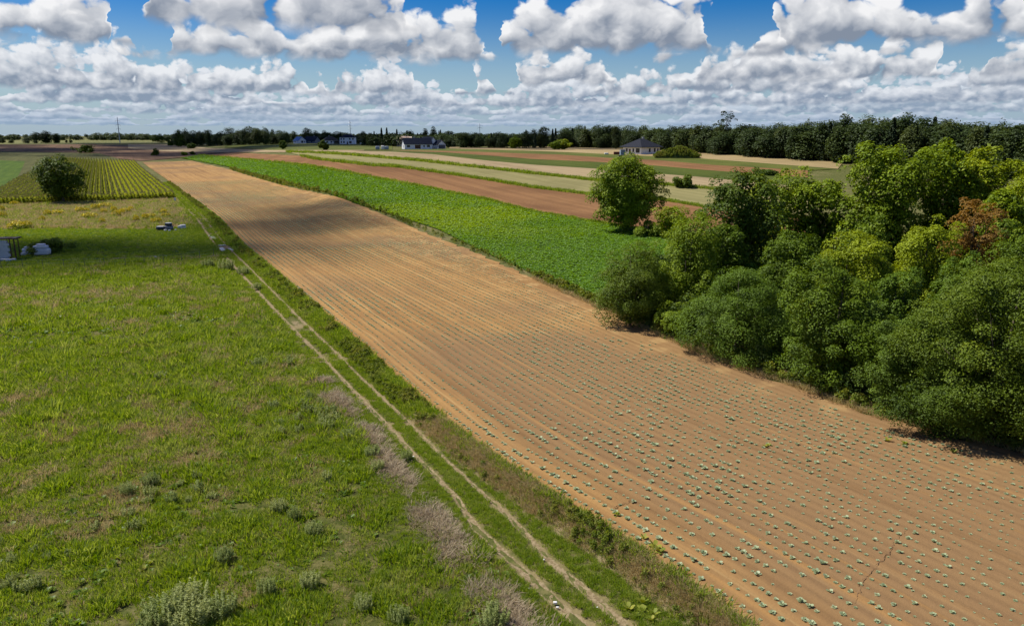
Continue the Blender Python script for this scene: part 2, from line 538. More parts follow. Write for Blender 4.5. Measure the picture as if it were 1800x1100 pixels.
def sc_sheet(name, s, c0, c1, nc, mat, off=0.0, rough=0.0, extra=None):
    """sheet between two offsets from the field edge; s runs along the rows"""
    s = np.asarray(s, float)
    a, b_ = (c0(s) if callable(c0) else np.full_like(s, c0)), (c1(s) if callable(c1) else np.full_like(s, c1))
    u = np.linspace(0, 1, nc)
    C = a[:, None] + (b_ - a)[:, None] * u[None]
    S = np.repeat(s[:, None], nc, 1)
    X, Y = xy_of(S, C)
    Z = T(X, Y) + off
    if rough: Z = Z + rough * RNG.standard_normal(Z.shape)
    if extra: Z = Z + extra(S, C)
    V = np.stack([X, Y, Z], -1).reshape(-1, 3)
    return mesh_np(name, V, grid(len(s), nc), [mat], {'cc': C.ravel(), 'ss': S.ravel()}, smooth=True)

def px_strip(name, near, far, mat, off, nv=14, n=60):
    """strip of field between two surveyed edges"""
    def line(px):
        p = np.array(px, float)
        k = np.concatenate([[0], np.cumsum(np.hypot(*np.diff(p, axis=0).T))])
        q = np.linspace(0, k[-1], n)
        return unproject(np.stack([np.interp(q, k, p[:, 0]), np.interp(q, k, p[:, 1])], 1))[:, :2]
    A, B = line(near), line(far)
    u = np.linspace(0, 1, nv)[None, :, None]
    W = A[:, None] * (1 - u) + B[:, None] * u
    X, Y = W[..., 0], W[..., 1]
    V = np.stack([X, Y, T0(X, Y) + off], -1).reshape(-1, 3)
    S, C = X * HD[0] + Y * HD[1], X * NR[0] + Y * NR[1]
    return struct(obj(name, mesh_np(name, V, grid(n, nv), [mat], {'cc': C.ravel(), 'ss': S.ravel()}, smooth=True)))

build_ground()
SOIL = soil_mat()
s_near = np.concatenate([np.arange(-5, 120, .5), np.geomspace(120, S_END, 120)])
def field_right(s): return cr(s) + 0.25 * np.sin(s * .9) + .2 * np.sin(s * 2.3)
def field_left(s): return 0.10 * np.sin(s * 1.3) + .10 * np.sin(s * .47) + .06 * np.sin(s * 3.1)
def furrow(S, C): return 0.03 * np.cos(2 * np.pi * (C - .55) / 0.75) * (S < 160)
struct(obj('cabbage_field', sc_sheet('cabbage_field', s_near, field_left, field_right, 200, SOIL, 0.0, 0.008, furrow)))

# verge and track: one sheet from the field edge to the meadow, wheel ruts pressed into it
RUT_L = (np.array([23.0, 30, 33.5, 37, 45, 55, 70, 110, 160, 300]), np.array([-5.0, -4.6, -3.8, -3.5, -3.25, -3.4, -3.7, -4.0, -4.2, -4.4]))
RUT_R = (np.array([20.0, 26, 30, 36, 45, 55, 75, 110, 160, 300]), np.array([-3.6, -3.4, -2.7, -2.2, -1.85, -2.05, -2.25, -2.3, -2.7, -2.9]))
def rutl(s): return np.interp(s, *RUT_L)
def rutr(s): return np.interp(s, *RUT_R)
def smooth_rand(n, k, seed):
    r = np.random.default_rng(seed).standard_normal(n + 4 * k)
    w = np.hanning(2 * k + 1); w /= w.sum()
    return np.convolve(r, w, 'same')[2 * k:2 * k + n] * math.sqrt(k)

def track_mat():
    m, N, b = material('track_and_verge', .95, .1)
    c, s, rut = N.attr('cc'), N.attr('ss'), N.attr('rut')
    p = pos(N)
    f = N.noise(p, 1.6, 5, .68); ff = N.noise(p, 7, 4, .65); a = N.noise(p, .22, 4, .6)
    g = N.mix(N.ss(f, .33, .67), (0.058, 0.070, 0.014), (0.125, 0.122, 0.032))
    g = N.mix(N.mul(N.ss(a, .46, .62), .7), g, (0.27, 0.205, 0.105))
    g = N.mix(N.mul(N.ss(ff, .5, .7), .5), g, (0.025, 0.04, 0.010))
    straw = N.mul(N.mul(N.ss(c, -2.0, -1.2), N.ss(s, 58, 40)), N.ss(f, .35, .55))
    g = N.mix(N.mul(straw, .8), g, (0.34, 0.265, 0.155))
    e = N.mix(N.ss(ff, .35, .65), (0.165, 0.122, 0.060), (0.30, 0.235, 0.135))
    k = N.ss(N.add(rut, N.mul(N.sub(N.add(N.mul(f, .5), N.mul(ff, .5)), .5), 1.15)), .36, .66)
    N.put(b.inputs['Base Color'], N.mix(k, g, e))
    bump(N, b, N.add(f, ff), .5, .08)
    return m

def rut_strength(s, c):
    """how bare the ground is: worn wheel lines, fading with distance from the gate"""
    w = 0.19 + 0.12 * (1 - sm((s - 22) / 12)) + .07 * sm((s - 60) / 60)
    l = np.exp(-((c - rutl(s)) / w) ** 2) * (1.0 - .62 * sm((s - 140) / 90))
    r = np.exp(-((c - rutr(s)) / (w * .85)) ** 2) * (0.86 - .50 * sm((s - 140) / 90))
    near = .30 * (1 - sm((s - 16) / 8)) * np.exp(-((c + 4.1) / 1.3) ** 2)      # trodden soil at the near end
    slab = .9 * np.exp(-((s - 133) / 2.2) ** 2) * np.exp(-((c + 3.3) / 1.6) ** 2)
    mid = .55 * np.exp(-((s - 75) / 3.0) ** 2) * np.exp(-((c + 3.0) / .7) ** 2)
    return np.maximum.reduce([l, r, near, slab, mid])

def build_track():
    s = np.concatenate([np.arange(-5, 110, .3), np.arange(110, 330, 1.0)])
    nc = 64
    C = np.linspace(-7.0, 0.15, nc)[None] + np.zeros((len(s), 1)); S = np.repeat(s[:, None], nc, 1)
    X, Y = xy_of(S, C)
    rs = rut_strength(S, C)
    j = np.repeat(smooth_rand(len(s), 6, 3)[:, None], nc, 1)
    rs = np.clip(rs * (1 + .14 * j), 0, 1.1)
    Z = T(X, Y) - .035 - .05 * rs + .012 * RNG.standard_normal(X.shape)
    V = np.stack([X, Y, Z], -1).reshape(-1, 3)
    o = obj('farm_track', mesh_np('farm_track', V, grid(len(s), nc), [track_mat()], {'cc': C.ravel(), 'ss': S.ravel(), 'rut': rs.ravel()}, smooth=True))
    struct(o)
build_track()

# meadow on the left of the track, with gentle hummocks
def build_meadow():
    s = np.concatenate([np.arange(-45, 75, .8), np.arange(75, 150, 1.5)])
    C = -6.85 - np.geomspace(.01, 150, 130)
    C = np.repeat(C[None], len(s), 0); S = np.repeat(s[:, None], C.shape[1], 1)
    X, Y = xy_of(S, C)
    h = .10 * np.sin(X * .55 + 1.3 * np.sin(Y * .31)) * np.sin(Y * .48 + np.sin(X * .27)) + .05 * np.sin(X * 1.7) * np.sin(Y * 1.9 + X)
    Z = T(X, Y) - .03 + h * sm((-C - 7) / 4)
    V = np.stack([X, Y, Z], -1).reshape(-1, 3)
    m = meadow_mat('meadow_grass', (0.050, 0.062, 0.012), (0.110, 0.112, 0.028), (0.20, 0.155, 0.070), .5)  # olive base darkened to stand for shade and thatch between the tufts
    struct(obj('meadow', mesh_np('meadow', V, grid(len(s), C.shape[1]), [m], smooth=True)))
build_meadow()

# ---- the green crop strip beside the cabbage field and the strips beyond it
E_CROP_NEAR = [(1330, 610), (1200, 585), (1090, 548), (1040, 522), (940, 482), (860, 447), (770, 403), (640, 362), (560, 334), (400, 293), (318, 278)]
E1 = [(1420, 432), (1250, 420), (1150, 408), (1050, 391), (988, 381), (917, 368), (850, 350), (794, 340), (739, 328), (650, 312), (550, 293), (450, 282), (350, 273)]
E2 = [(1420, 385), (1250, 366), (1168, 352), (1037, 342), (939, 330), (850, 315), (761, 302), (694, 293), (650, 291), (605, 285.5), (557, 280), (530, 274)]
E3 = [(1420, 347), (1217, 329), (1161, 324), (1043, 317), (939, 305.5), (850, 295.5), (739, 283), (672, 277.5), (617, 272.5), (561, 269), (505, 267)]
E4 = [(1420, 330), (1228, 311), (1161, 306), (1050, 297), (939, 290), (850, 282), (761, 271.5), (690, 267), (640, 266)]
E5 = [(1420, 312), (1239, 299), (1161, 292), (1061, 285.5), (939, 280), (850, 273), (783, 268), (701, 265.5)]
E6 = [(1420, 300), (1250, 290), (1157, 282), (1072, 278), (983, 272), (917, 270), (850, 267.5), (783, 265.5), (705, 265)]
E7 = [(1473, 297), (1222, 278), (1150, 275), (1000, 268), (939, 265.5), (850, 263), (790, 261.5)]
E8 = [(1482, 285), (1215, 267), (1110, 261), (1005, 257.5), (850, 259.5), (790, 258)]
CROP_GROUND = field_mat('crop_ground', (0.045, 0.085, 0.014), (0.075, 0.125, 0.020), fleck=.5)
BROWN = field_mat('harrowed_soil', (0.165, 0.082, 0.034), (0.241, 0.126, 0.052), (0.321, 0.181, 0.075), (0.35, .008))
BROWN2 = field_mat('dark_soil', (0.108, 0.064, 0.036), (0.148, 0.090, 0.050), None, (0.25, .008))
KHAKI = field_mat('short_stubble', (0.194, 0.176, 0.068), (0.254, 0.225, 0.094), (0.293, 0.254, 0.115), (0.4, .01), fleck=.15)
TAN = field_mat('pale_stubble', (0.267, 0.201, 0.107), (0.333, 0.253, 0.140), (0.387, 0.302, 0.170), (0.4, .01), fleck=.15)
TAN2 = field_mat('rye_stubble', (0.278, 0.211, 0.099), (0.355, 0.266, 0.131), None, (0.3, .01), fleck=.2)
DGREEN = field_mat('low_green_crop', (0.050, 0.072, 0.010), (0.085, 0.105, 0.016), None, (0.5, .02), fleck=.4)
LAWN = field_mat('house_grass', (0.070, 0.088, 0.016), (0.120, 0.130, 0.026), None, (.2, .03), fleck=.4)
BANK = field_mat('rough_boundary', (0.120, 0.100, 0.040), (0.20, 0.155, 0.065), (0.09, 0.11, 0.03), (.8, .1), fleck=.5)
px_strip('crop_field', E_CROP_NEAR, E1, CROP_GROUND, .010, 26)
px_strip('harrowed_field', E1, E2 + [(470, 271), (400, 268)], BROWN, .014)
px_strip('khaki_field', E2, E3, KHAKI, .018)
px_strip('stubble_field', E3, E4, TAN, .022)
px_strip('low_crop_field', E4, E5, DGREEN, .026, 6)
px_strip('fallow_field', E5, E6, BROWN, .030, 6)
px_strip('house_plot', E6, E7, LAWN, .034, 6)
px_strip('rye_field', E7, E8, TAN2, .038, 6)
def shift(e, d): return [(x, y + d) for x, y in e]
# grassy balks between the strips
for k, (e, w) in enumerate(((E2, 2.6), (E3, 2.0), (E1, 1.6))):
    px_strip('field_balk', shift(e, w * .5), shift(e, -w * .5), BANK, .045 + .004 * k, 3)
# far fields on the left, behind the maize
px_strip('far_brown_field', [(-80, 268), (100, 271), (180, 276), (250, 283.3), (325, 276.5), (350, 272), (400, 267.8)], [(-80, 255), (100, 254), (150, 254), (210, 255), (330, 263), (360, 264), (400, 265.5)], BROWN2, .02)
px_strip('far_pale_field', [(225, 261), (290, 266), (400, 268), (500, 267.5), (640, 265)], [(225, 254), (290, 254), (380, 261), (480, 264), (640, 263.5)], TAN, .028)
px_strip('far_green_field', [(395, 259), (470, 264), (560, 264), (690, 264)], [(395, 252.5), (470, 251.5), (560, 252), (690, 253)], LAWN, .032)
px_strip('far_meadow', [(-80, 254), (100, 254), (210, 253), (280, 253)], [(-80, 246), (100, 245), (210, 244.5), (280, 245)], field_mat('pale_green', (0.10, 0.12, 0.035), (0.22, 0.20, 0.075)), .036)
# mown grass plot and the rough golden strip before the maize
px_strip('grass_plot', [(-120, 466), (100, 466), (300, 456), (392, 448)], [(-120, 404), (100, 402), (250, 403), (345, 398)], meadow_mat('plot_grass', (0.040, 0.080, 0.010), (0.068, 0.110, 0.016), (0.10, 0.12, 0.03), .5), .03, 30)
px_strip('rough_strip', [(-120, 404), (100, 402), (250, 403), (343, 398)], [(-120, 358), (60, 358), (180, 355), (306, 347)], field_mat('rough_grass', (0.150, 0.125, 0.045), (0.24, 0.19, 0.075), (0.15, .15, .03), (.3, .3), fleck=.4), .036, 24)
px_strip('maize_ground', [(-40, 362), (60, 359), (180, 356), (306, 349)], [(-40, 266), (60, 267.5), (175, 270), (240, 288)], field_mat('maize_soil', (0.060, 0.065, 0.018), (0.10, 0.10, 0.03)), .04, 24)
px_strip('side_crop_field', [(-120, 362), (-60, 361), (4, 356)], [(-120, 281), (0, 282), (44, 284)], field_mat('bright_side_crop', (0.045, 0.085, 0.008), (0.075, 0.120, 0.012)), .046, 20)

# small rills washed into the soil, laid on as narrow darker brown strips
RILL = plain('rill_brown_soil', (0.20, 0.120, 0.062), .95, .1, .3, 6)
def rill(px, w):
    p = np.array(px, float); k = np.concatenate([[0], np.cumsum(np.hypot(*np.diff(p, axis=0).T))]); q = np.linspace(0, k[-1], 60)
    r_ = np.random.default_rng(int(px[0][0]))
    W = unproject(np.stack([np.interp(q, k, p[:, 0]) + r_.normal(0, 2.2, 60), np.interp(q, k, p[:, 1]) + r_.normal(0, .9, 60)], 1), T)[:, :2]
    d = np.gradient(W, axis=0); d /= np.linalg.norm(d, axis=1, keepdims=True) + 1e-9
    n_ = np.stack([-d[:, 1], d[:, 0]], 1) * (w * r_.uniform(.2, 1.2, 60) * np.sin(np.linspace(.05, math.pi - .05, 60)) ** .5)[:, None]
    V = np.concatenate([np.c_[W + n_, T(*(W + n_).T) + .045], np.c_[W - n_, T(*(W - n_).T) + .045]])
    i = np.arange(59); F = np.stack([i, i + 1, i + 61, i + 60], 1)
    struct(obj('soil_rill', mesh_np('soil_rill', V, F, [RILL])))
for px, w in (([(1597, 928), (1575, 946), (1560, 975), (1542, 992), (1512, 1026), (1502, 1060)], .02), ([(1075, 894), (1095, 886), (1112, 880)], .015)): rill(px, w)

# ------------------------------------------------------------------ plants: building blocks
def frames(n, rng, nrm):
    """tangent frames around given normals"""
    a = rng.standard_normal((n, 3))
    a -= (a * nrm).sum(1, keepdims=True) * nrm
    a /= np.linalg.norm(a, axis=1, keepdims=True) + 1e-9
    return a, np.cross(nrm, a)

def leaf_cards(pos_, nrm, size, rng, aspect=.62, fold=.18, along=None):
    """pointed leaves folded along the midrib: two triangles each"""
    n = len(pos_)
    nrm = nrm / (np.linalg.norm(nrm, axis=1, keepdims=True) + 1e-9)
    if along is None:
        a, b = frames(n, rng, nrm)
    else:
        a = along - (along * nrm).sum(1, keepdims=True) * nrm
        a /= np.linalg.norm(a, axis=1, keepdims=True) + 1e-9
        b = np.cross(nrm, a)
    L = (size * rng.uniform(.65, 1.35, n))[:, None]
    W = L * aspect * .5
    p0 = pos_ - a * L * .5; p2 = pos_ + a * L * .5
    up = nrm * L * fold
    p1 = pos_ + b * W + up; p3 = pos_ - b * W + up
    V = np.stack([p0, p1, p2, p3], 1).reshape(-1, 3)
    i = np.arange(n)[:, None] * 4
    F = np.concatenate([i + np.array([[0, 1, 2]]), i + np.array([[0, 2, 3]])], 1).reshape(-1, 3)
    return V, F

def blades(n, rng, height, spread, width, lean=.35, base=.08):
    """grass blades as bent tapering strips"""
    ang = rng.uniform(0, 2 * np.pi, n); rr = np.sqrt(rng.uniform(0, 1, n)) * spread
    x, y = rr * np.cos(ang), rr * np.sin(ang)
    h = height * rng.uniform(.5, 1.15, n)
    la = ang + rng.uniform(-1, 1, n); l = lean * h * rng.uniform(.3, 1.6, n)
    fx = rng.uniform(0, 2 * np.pi, n)
    wx, wy = np.cos(fx) * width * .5, np.sin(fx) * width * .5
    z0 = np.zeros(n) - .03
    mx, my, mz = x + np.cos(la) * l * .35, y + np.sin(la) * l * .35, h * .62
    tx, ty, tz = x + np.cos(la) * l, y + np.sin(la) * l, h
    V = np.stack([np.stack([x - wx, y - wy, z0], 1), np.stack([x + wx, y + wy, z0], 1),
                  np.stack([mx + wx * .8, my + wy * .8, mz], 1), np.stack([mx - wx * .8, my - wy * .8, mz], 1),
                  np.stack([tx, ty, tz], 1)], 1).reshape(-1, 3)
    i = np.arange(n)[:, None] * 5
    F = np.concatenate([i + np.array([[0, 1, 2]]), i + np.array([[0, 2, 3]]), i + np.array([[3, 2, 4]])], 1).reshape(-1, 3)
    rnd = np.repeat(rng.uniform(0, 1, n), 5)
    return V, F, rnd

def rosette(n, rng, length, width, tilt=(.25, .9), droop=.25):
    """broad leaves rising from one crown"""
    Vs, Fs = [], []
    for k in range(n):
        a = 2 * np.pi * (k * .382 + rng.uniform(-.05, .05)); t = rng.uniform(*tilt)
        L = length * rng.uniform(.7, 1.15); W = width * rng.uniform(.8, 1.2)
        d = np.array([math.cos(a), math.sin(a), 0]); sd = np.array([-math.sin(a), math.cos(a), 0]); up = np.array([0, 0, 1.0])
        p = lambda u, v, z: d * u * L * math.cos(t) + up * (u * L * math.sin(t) - droop * L * u * u + z) + sd * v * W
        b = len(Vs)
        Vs += [p(.05, 0, 0), p(.45, .42, .02 * L), p(.45, -.42, .02 * L), p(.55, 0, -.03 * L), p(.85, .36, 0), p(.85, -.36, 0), p(1.0, 0, 0)]
        Fs += [(b, b + 3, b + 1), (b, b + 2, b + 3), (b + 1, b + 3, b + 4), (b + 3, b + 2, b + 5), (b + 4, b + 3, b + 6), (b + 3, b + 5, b + 6)]
    return np.array(Vs), np.array(Fs), np.repeat(rng.uniform(0, 1, n), 7)

def proto(name, V, F, rnd, mat):
    """source plant for scattering (not itself part of the scene)"""
    me = mesh_np(name, V, F, [mat], {'rnd': rnd})
    return bpy.data.objects.new(name, me)

def scatter(name, label, xyz, rot, scl, src):
    """one mass of plants: every point carries a copy of the source"""
    me = bpy.data.meshes.new(name)
    n = len(xyz)
    me.vertices.add(n); me.vertices.foreach_set('co', np.asarray(xyz, np.float32).ravel())
    a = me.attributes.new('rot', 'FLOAT_VECTOR', 'POINT'); a.data.foreach_set('vector', np.asarray(rot, np.float32).ravel())
    a = me.attributes.new('scl', 'FLOAT_VECTOR', 'POINT'); a.data.foreach_set('vector', np.asarray(scl, np.float32).ravel())
    me.update()
    o = obj(name, me)
    g = bpy.data.node_groups.new('scatter_' + name, 'GeometryNodeTree')
    g.interface.new_socket('Geometry', in_out='INPUT', socket_type='NodeSocketGeometry')
    g.interface.new_socket('Geometry', in_out='OUTPUT', socket_type='NodeSocketGeometry')
    N = g.nodes; L = g.links
    gi, go = N.new('NodeGroupInput'), N.new('NodeGroupOutput')
    iop = N.new('GeometryNodeInstanceOnPoints'); oi = N.new('GeometryNodeObjectInfo')
    oi.inputs['Object'].default_value = src; oi.inputs['As Instance'].default_value = True
    r = N.new('GeometryNodeInputNamedAttribute'); r.data_type = 'FLOAT_VECTOR'; r.inputs['Name'].default_value = 'rot'
    sc = N.new('GeometryNodeInputNamedAttribute'); sc.data_type = 'FLOAT_VECTOR'; sc.inputs['Name'].default_value = 'scl'
    L.new(gi.outputs[0], iop.inputs['Points']); L.new(oi.outputs['Geometry'], iop.inputs['Instance'])
    L.new(r.outputs['Attribute'], iop.inputs['Rotation']); L.new(sc.outputs['Attribute'], iop.inputs['Scale'])
    L.new(iop.outputs[0], go.inputs[0])
    md = o.modifiers.new('scatter', 'NODES'); md.node_group = g
    return stuff(o, label)

def vnoise(x, y, scale, seed=0):
    """cheap smooth value noise for patchiness of planting"""
    rng = np.random.default_rng(seed); tab = rng.uniform(0, 1, (64, 64))
    u, v = x * scale, y * scale
    i, j = np.floor(u).astype(int), np.floor(v).astype(int); fu, fv = sm(u - i), sm(v - j)
    g = lambda a, b: tab[a % 64, b % 64]
    return (g(i, j) * (1 - fu) + g(i + 1, j) * fu) * (1 - fv) + (g(i, j + 1) * (1 - fu) + g(i + 1, j + 1) * fu) * fv

def in_frame(x, y, z, margin=60):
    """keep only plants the place needs near the view"""
    cp, sp = math.cos(PITCH), math.sin(PITCH)
    dz = z - CAM_H
    f = y * cp - dz * sp; u = y * sp + dz * cp
    px = CX + FPX * x / np.maximum(f, .1); py = CY - FPX * u / np.maximum(f, .1)
    return (f > 1) & (px > -margin - 200) & (px < 1800 + margin + 200) & (py < 1100 + margin + 160)

def place(s, c, h=None):
    x, y = xy_of(s, c)
    return np.stack([x, y, T(x, y)], 1)

def scatter_at(name, label, xyz, src, size, rng, jit=.3, tilt=.12):
    n = len(xyz)
    rot = np.stack([rng.normal(0, tilt, n), rng.normal(0, tilt, n), rng.uniform(0, 2 * np.pi, n)], 1)
    k = np.asarray(size) * rng.uniform(1 - jit, 1 + jit, n)
    scl = np.stack([k, k, k * rng.uniform(.8, 1.25, n)], 1)
    return scatter(name, label, xyz, rot, scl, src)

rg = np.random.default_rng(5)
GRASS = leaf_mat('grass_blades', (0.103, 0.191, 0.013), (0.207, 0.299, 0.029), (0.354, 0.416, 0.079), (0.386, 0.392, 0.137), .35, .48, inst=True, thr=(.54, .80))
GRASS_DRY = leaf_mat('dry_grass_blades', (0.30, 0.24, 0.09), (0.42, 0.34, 0.15), (0.54, 0.45, 0.23), None, .1, .42, inst=True)
STRAW = leaf_mat('dead_grass', (0.29, 0.225, 0.135), (0.40, 0.325, 0.205), (0.51, 0.425, 0.285), None, .1, .35, inst=True)
BROAD = leaf_mat('broad_leaves', (0.072, 0.138, 0.009), (0.123, 0.207, 0.014), (0.191, 0.276, 0.027), None, .1, .42, inst=True, rough=.45)
MUG = leaf_mat('mugwort_leaves', (0.200, 0.255, 0.070), (0.275, 0.330, 0.105), (0.36, 0.395, 0.145), None, .1, .45, inst=True)
LIME = leaf_mat('yellow_leaves', (0.14, 0.19, 0.015), (0.24, 0.27, 0.03), (0.36, 0.34, 0.05), None, .1, .3, inst=True)
CABB = leaf_mat('cabbage_leaves', (0.234, 0.293, 0.151), (0.325, 0.386, 0.210), (0.422, 0.476, 0.278), None, .1, .22, inst=True, rough=.5)
BEET = leaf_mat('crop_leaves', (0.098, 0.209, 0.018), (0.140, 0.273, 0.026), (0.183, 0.331, 0.037), (0.262, 0.377, 0.022), .05, .45, inst=True, rough=.5, thr=(42.0, 4.0), centre=(-14.0, 165.0, 0.0))
MAIZE = leaf_mat('maize_leaves', (0.133, 0.194, 0.018), (0.228, 0.276, 0.030), (0.335, 0.354, 0.055), None, .1, .45, inst=True)
TASSEL = leaf_mat('maize_tassels', (0.170, 0.170, 0.055), (0.238, 0.225, 0.075), (0.289, 0.267, 0.100), None, .1, .2, inst=True)
GOLD = leaf_mat('goldenrod_flowers', (0.40, 0.36, 0.02), (0.58, 0.48, 0.025), (0.70, 0.58, 0.04), None, .1, .2)

tuft_g = proto('grass_tuft', *blades(36, rg, .22, .27, .032, .6), GRASS)
tuft_f = proto('grass_tuft_far', *blades(26, rg, .34, .40, .075, .5), GRASS)
tuft_d = proto('dry_tuft', *blades(26, rg, .26, .28, .020, 1.0), GRASS_DRY)
tuft_s = proto('straw_tuft', *blades(40, rg, .13, .34, .024, 2.2), STRAW)
dock = proto('dock', *rosette(9, rg, .30, .15, (.35, 1.0)), BROAD)
lime = proto('lime', *rosette(8, rg, .28, .16, (.3, 1.0)), LIME)

def weed_cards(n, rng, h, r, size, seed_mat, name, upright=.4):
    """leafy weed: stems with many small leaves"""
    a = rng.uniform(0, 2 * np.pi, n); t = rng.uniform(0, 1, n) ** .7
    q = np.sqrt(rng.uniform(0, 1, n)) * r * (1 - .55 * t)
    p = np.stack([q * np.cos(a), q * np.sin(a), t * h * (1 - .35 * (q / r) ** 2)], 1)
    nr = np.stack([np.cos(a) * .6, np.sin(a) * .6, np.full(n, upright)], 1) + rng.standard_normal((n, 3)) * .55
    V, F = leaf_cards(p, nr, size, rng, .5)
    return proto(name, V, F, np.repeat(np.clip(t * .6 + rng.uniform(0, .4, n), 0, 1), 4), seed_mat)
weed = weed_cards(90, rg, .55, .34, .17, BROAD, 'leafy_weed')
WEEDMAT = leaf_mat('verge_weed_leaves', (0.100, 0.150, 0.014), (0.165, 0.220, 0.024), (0.245, 0.285, 0.042), (0.27, 0.265, 0.05), .25, .45, inst=True)
weed2 = weed_cards(90, rg, .60, .36, .15, WEEDMAT, 'verge_weed')

def mug_mesh(seed, stems=60, h=.85, r=.62):
    rng = np.random.default_rng(seed)
    P_, N_, A_, rn = [], [], [], []
    for k in range(stems):
        a = rng.uniform(0, 2 * np.pi); q = math.sqrt(rng.uniform()) * r * .75
        hh = h * rng.uniform(.6, 1.1) * (1 - .35 * (q / r) ** 2)
        ln = np.array([math.cos(a), math.sin(a)]) * rng.uniform(.05, .35) * q
        m = 26
        t = np.linspace(.12, 1, m)
        ph = np.arange(m) * 2.4 + rng.uniform(0, 6)
        d = np.stack([np.cos(ph), np.sin(ph), np.full(m, .9)], 1)
        c = np.stack([q * math.cos(a) + ln[0] * t, q * math.sin(a) + ln[1] * t, t * hh], 1)
        P_.append(c + d * .05 * (1.25 - t)[:, None]); A_.append(d)
        N_.append(np.stack([np.cos(ph + 1.5) * .5, np.sin(ph + 1.5) * .5, np.full(m, .7)], 1) + rng.normal(0, .3, (m, 3)))
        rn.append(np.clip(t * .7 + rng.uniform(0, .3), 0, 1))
    P_, N_, A_, rn = map(np.concatenate, (P_, N_, A_, rn))
    V, F = leaf_cards(P_, N_, .115, rng, .30, .1, A_)
    return mesh_np('mugwort', V, F, [MUG], {'rnd': np.repeat(rn, 4)})
MUGS = [mug_mesh(20 + k) for k in range(4)]
mugp = bpy.data.objects.new('mugwort_source', mug_mesh(31, 16, .55, .34))

# ---- meadow grass, thick near the camera and coarser farther off
def meadow_points(n, s0, s1, c0, c1, rng):
    s = rng.uniform(s0, s1, n); c = rng.uniform(c0, c1, n)
    p = place(s, c)
    k = in_frame(p[:, 0], p[:, 1], p[:, 2])
    return p[k]
p = meadow_points(82000, 0, 75, -75, -5.4, rg)
d = np.hypot(p[:, 0], p[:, 1])
dryv = vnoise(p[:, 0], p[:, 1], .11, 3) * .40 + vnoise(p[:, 0], p[:, 1], .55, 4) * .6
keep = rg.uniform(0, 1, len(p)) < np.clip(45 / d, .25, 1)
isd = (dryv + rg.normal(0, .18, len(p)) > .70)
a = p[keep & ~isd]; b = p[keep & isd]
hv = .40 + 1.15 * vnoise(a[:, 0], a[:, 1], .75, 71) ** 1.5 + .35 * vnoise(a[:, 0], a[:, 1], .2, 72)
scatter_at('meadow_grass', 'mixed green grass of the meadow left of the track', a, tuft_g, np.clip(np.hypot(a[:, 0], a[:, 1]) / 42, .8, 1.7) * hv, rg, .4)
scatter_at('dry_meadow_grass', 'patches of dry tan grass in the meadow', b, tuft_d, np.clip(np.hypot(b[:, 0], b[:, 1]) / 42, .75, 1.5) * .85, rg, .5)
p = meadow_points(34000, 55, 125, -95, -5.4, rg)
p = p[np.hypot(p[:, 0], p[:, 1]) > 55]
hv = .5 + .9 * vnoise(p[:, 0], p[:, 1], .45, 73)
scatter_at('far_meadow_grass', 'grass of the meadow near the wire fence', p[::3], tuft_f, .95 * hv[::3], rg, .4)
scatter_at('far_meadow_green', 'fine green grass of the meadow near the wire fence', p[1::3], tuft_g, 1.7 * hv[1::3], rg, .4)
k = vnoise(p[:, 0], p[:, 1], .3, 74) + rg.normal(0, .15, len(p)) > .55
k[::3] = False; k[1::3] = False
scatter_at('far_meadow_dry', 'dry grass of the meadow near the wire fence', p[k], tuft_d, 1.6, rg, .4)
# leafy patches of dock in the meadow
p = meadow_points(13000, 0, 95, -75, -5.6, rg)
v = vnoise(p[:, 0], p[:, 1], .16, 9) * .55 + vnoise(p[:, 0], p[:, 1], .6, 10) * .45
corner = np.exp(-(((p[:, 0] + 17) / 7) ** 2 + ((p[:, 1] - 33) / 9) ** 2))
p = p[v + .34 * corner + rg.normal(0, .10, len(p)) > .57]
scatter_at('broadleaf_weeds', 'dark green dock and dandelion leaves spread through the meadow', p, dock, np.clip(np.hypot(p[:, 0], p[:, 1]) / 45, .8, 1.4), rg)
# scattered upright weeds
p = meadow_points(3200, 0, 62, -60, -5.8, rg)
v = vnoise(p[:, 0], p[:, 1], .10, 13) * .5 + vnoise(p[:, 0], p[:, 1], .5, 14) * .5
p = p[v + rg.normal(0, .07, len(p)) > .66]
scatter_at('young_mugwort', 'thin grey green mugwort shoots in the meadow', p, mugp, np.clip(np.hypot(p[:, 0], p[:, 1]) / 48, .8, 1.6), rg)
# dead grass along the track's meadow side
n = 2600
s = rg.uniform(20, 56, n); c0 = np.interp(s, [20, 24, 27, 32, 37, 44, 50, 56], [-7.4, -7.0, -6.8, -5.9, -5.4, -5.0, -5.0, -5.1])
p = place(s, c0 + rg.normal(0, .42, n)); v = vnoise(p[:, 0], p[:, 1], .45, 21)
p = p[v + rg.normal(0, .12, len(p)) > .44]
scatter_at('dead_grass_band', 'band of flattened dead brown grass beside the track', p, tuft_s, 1.1, rg, tilt=.2)
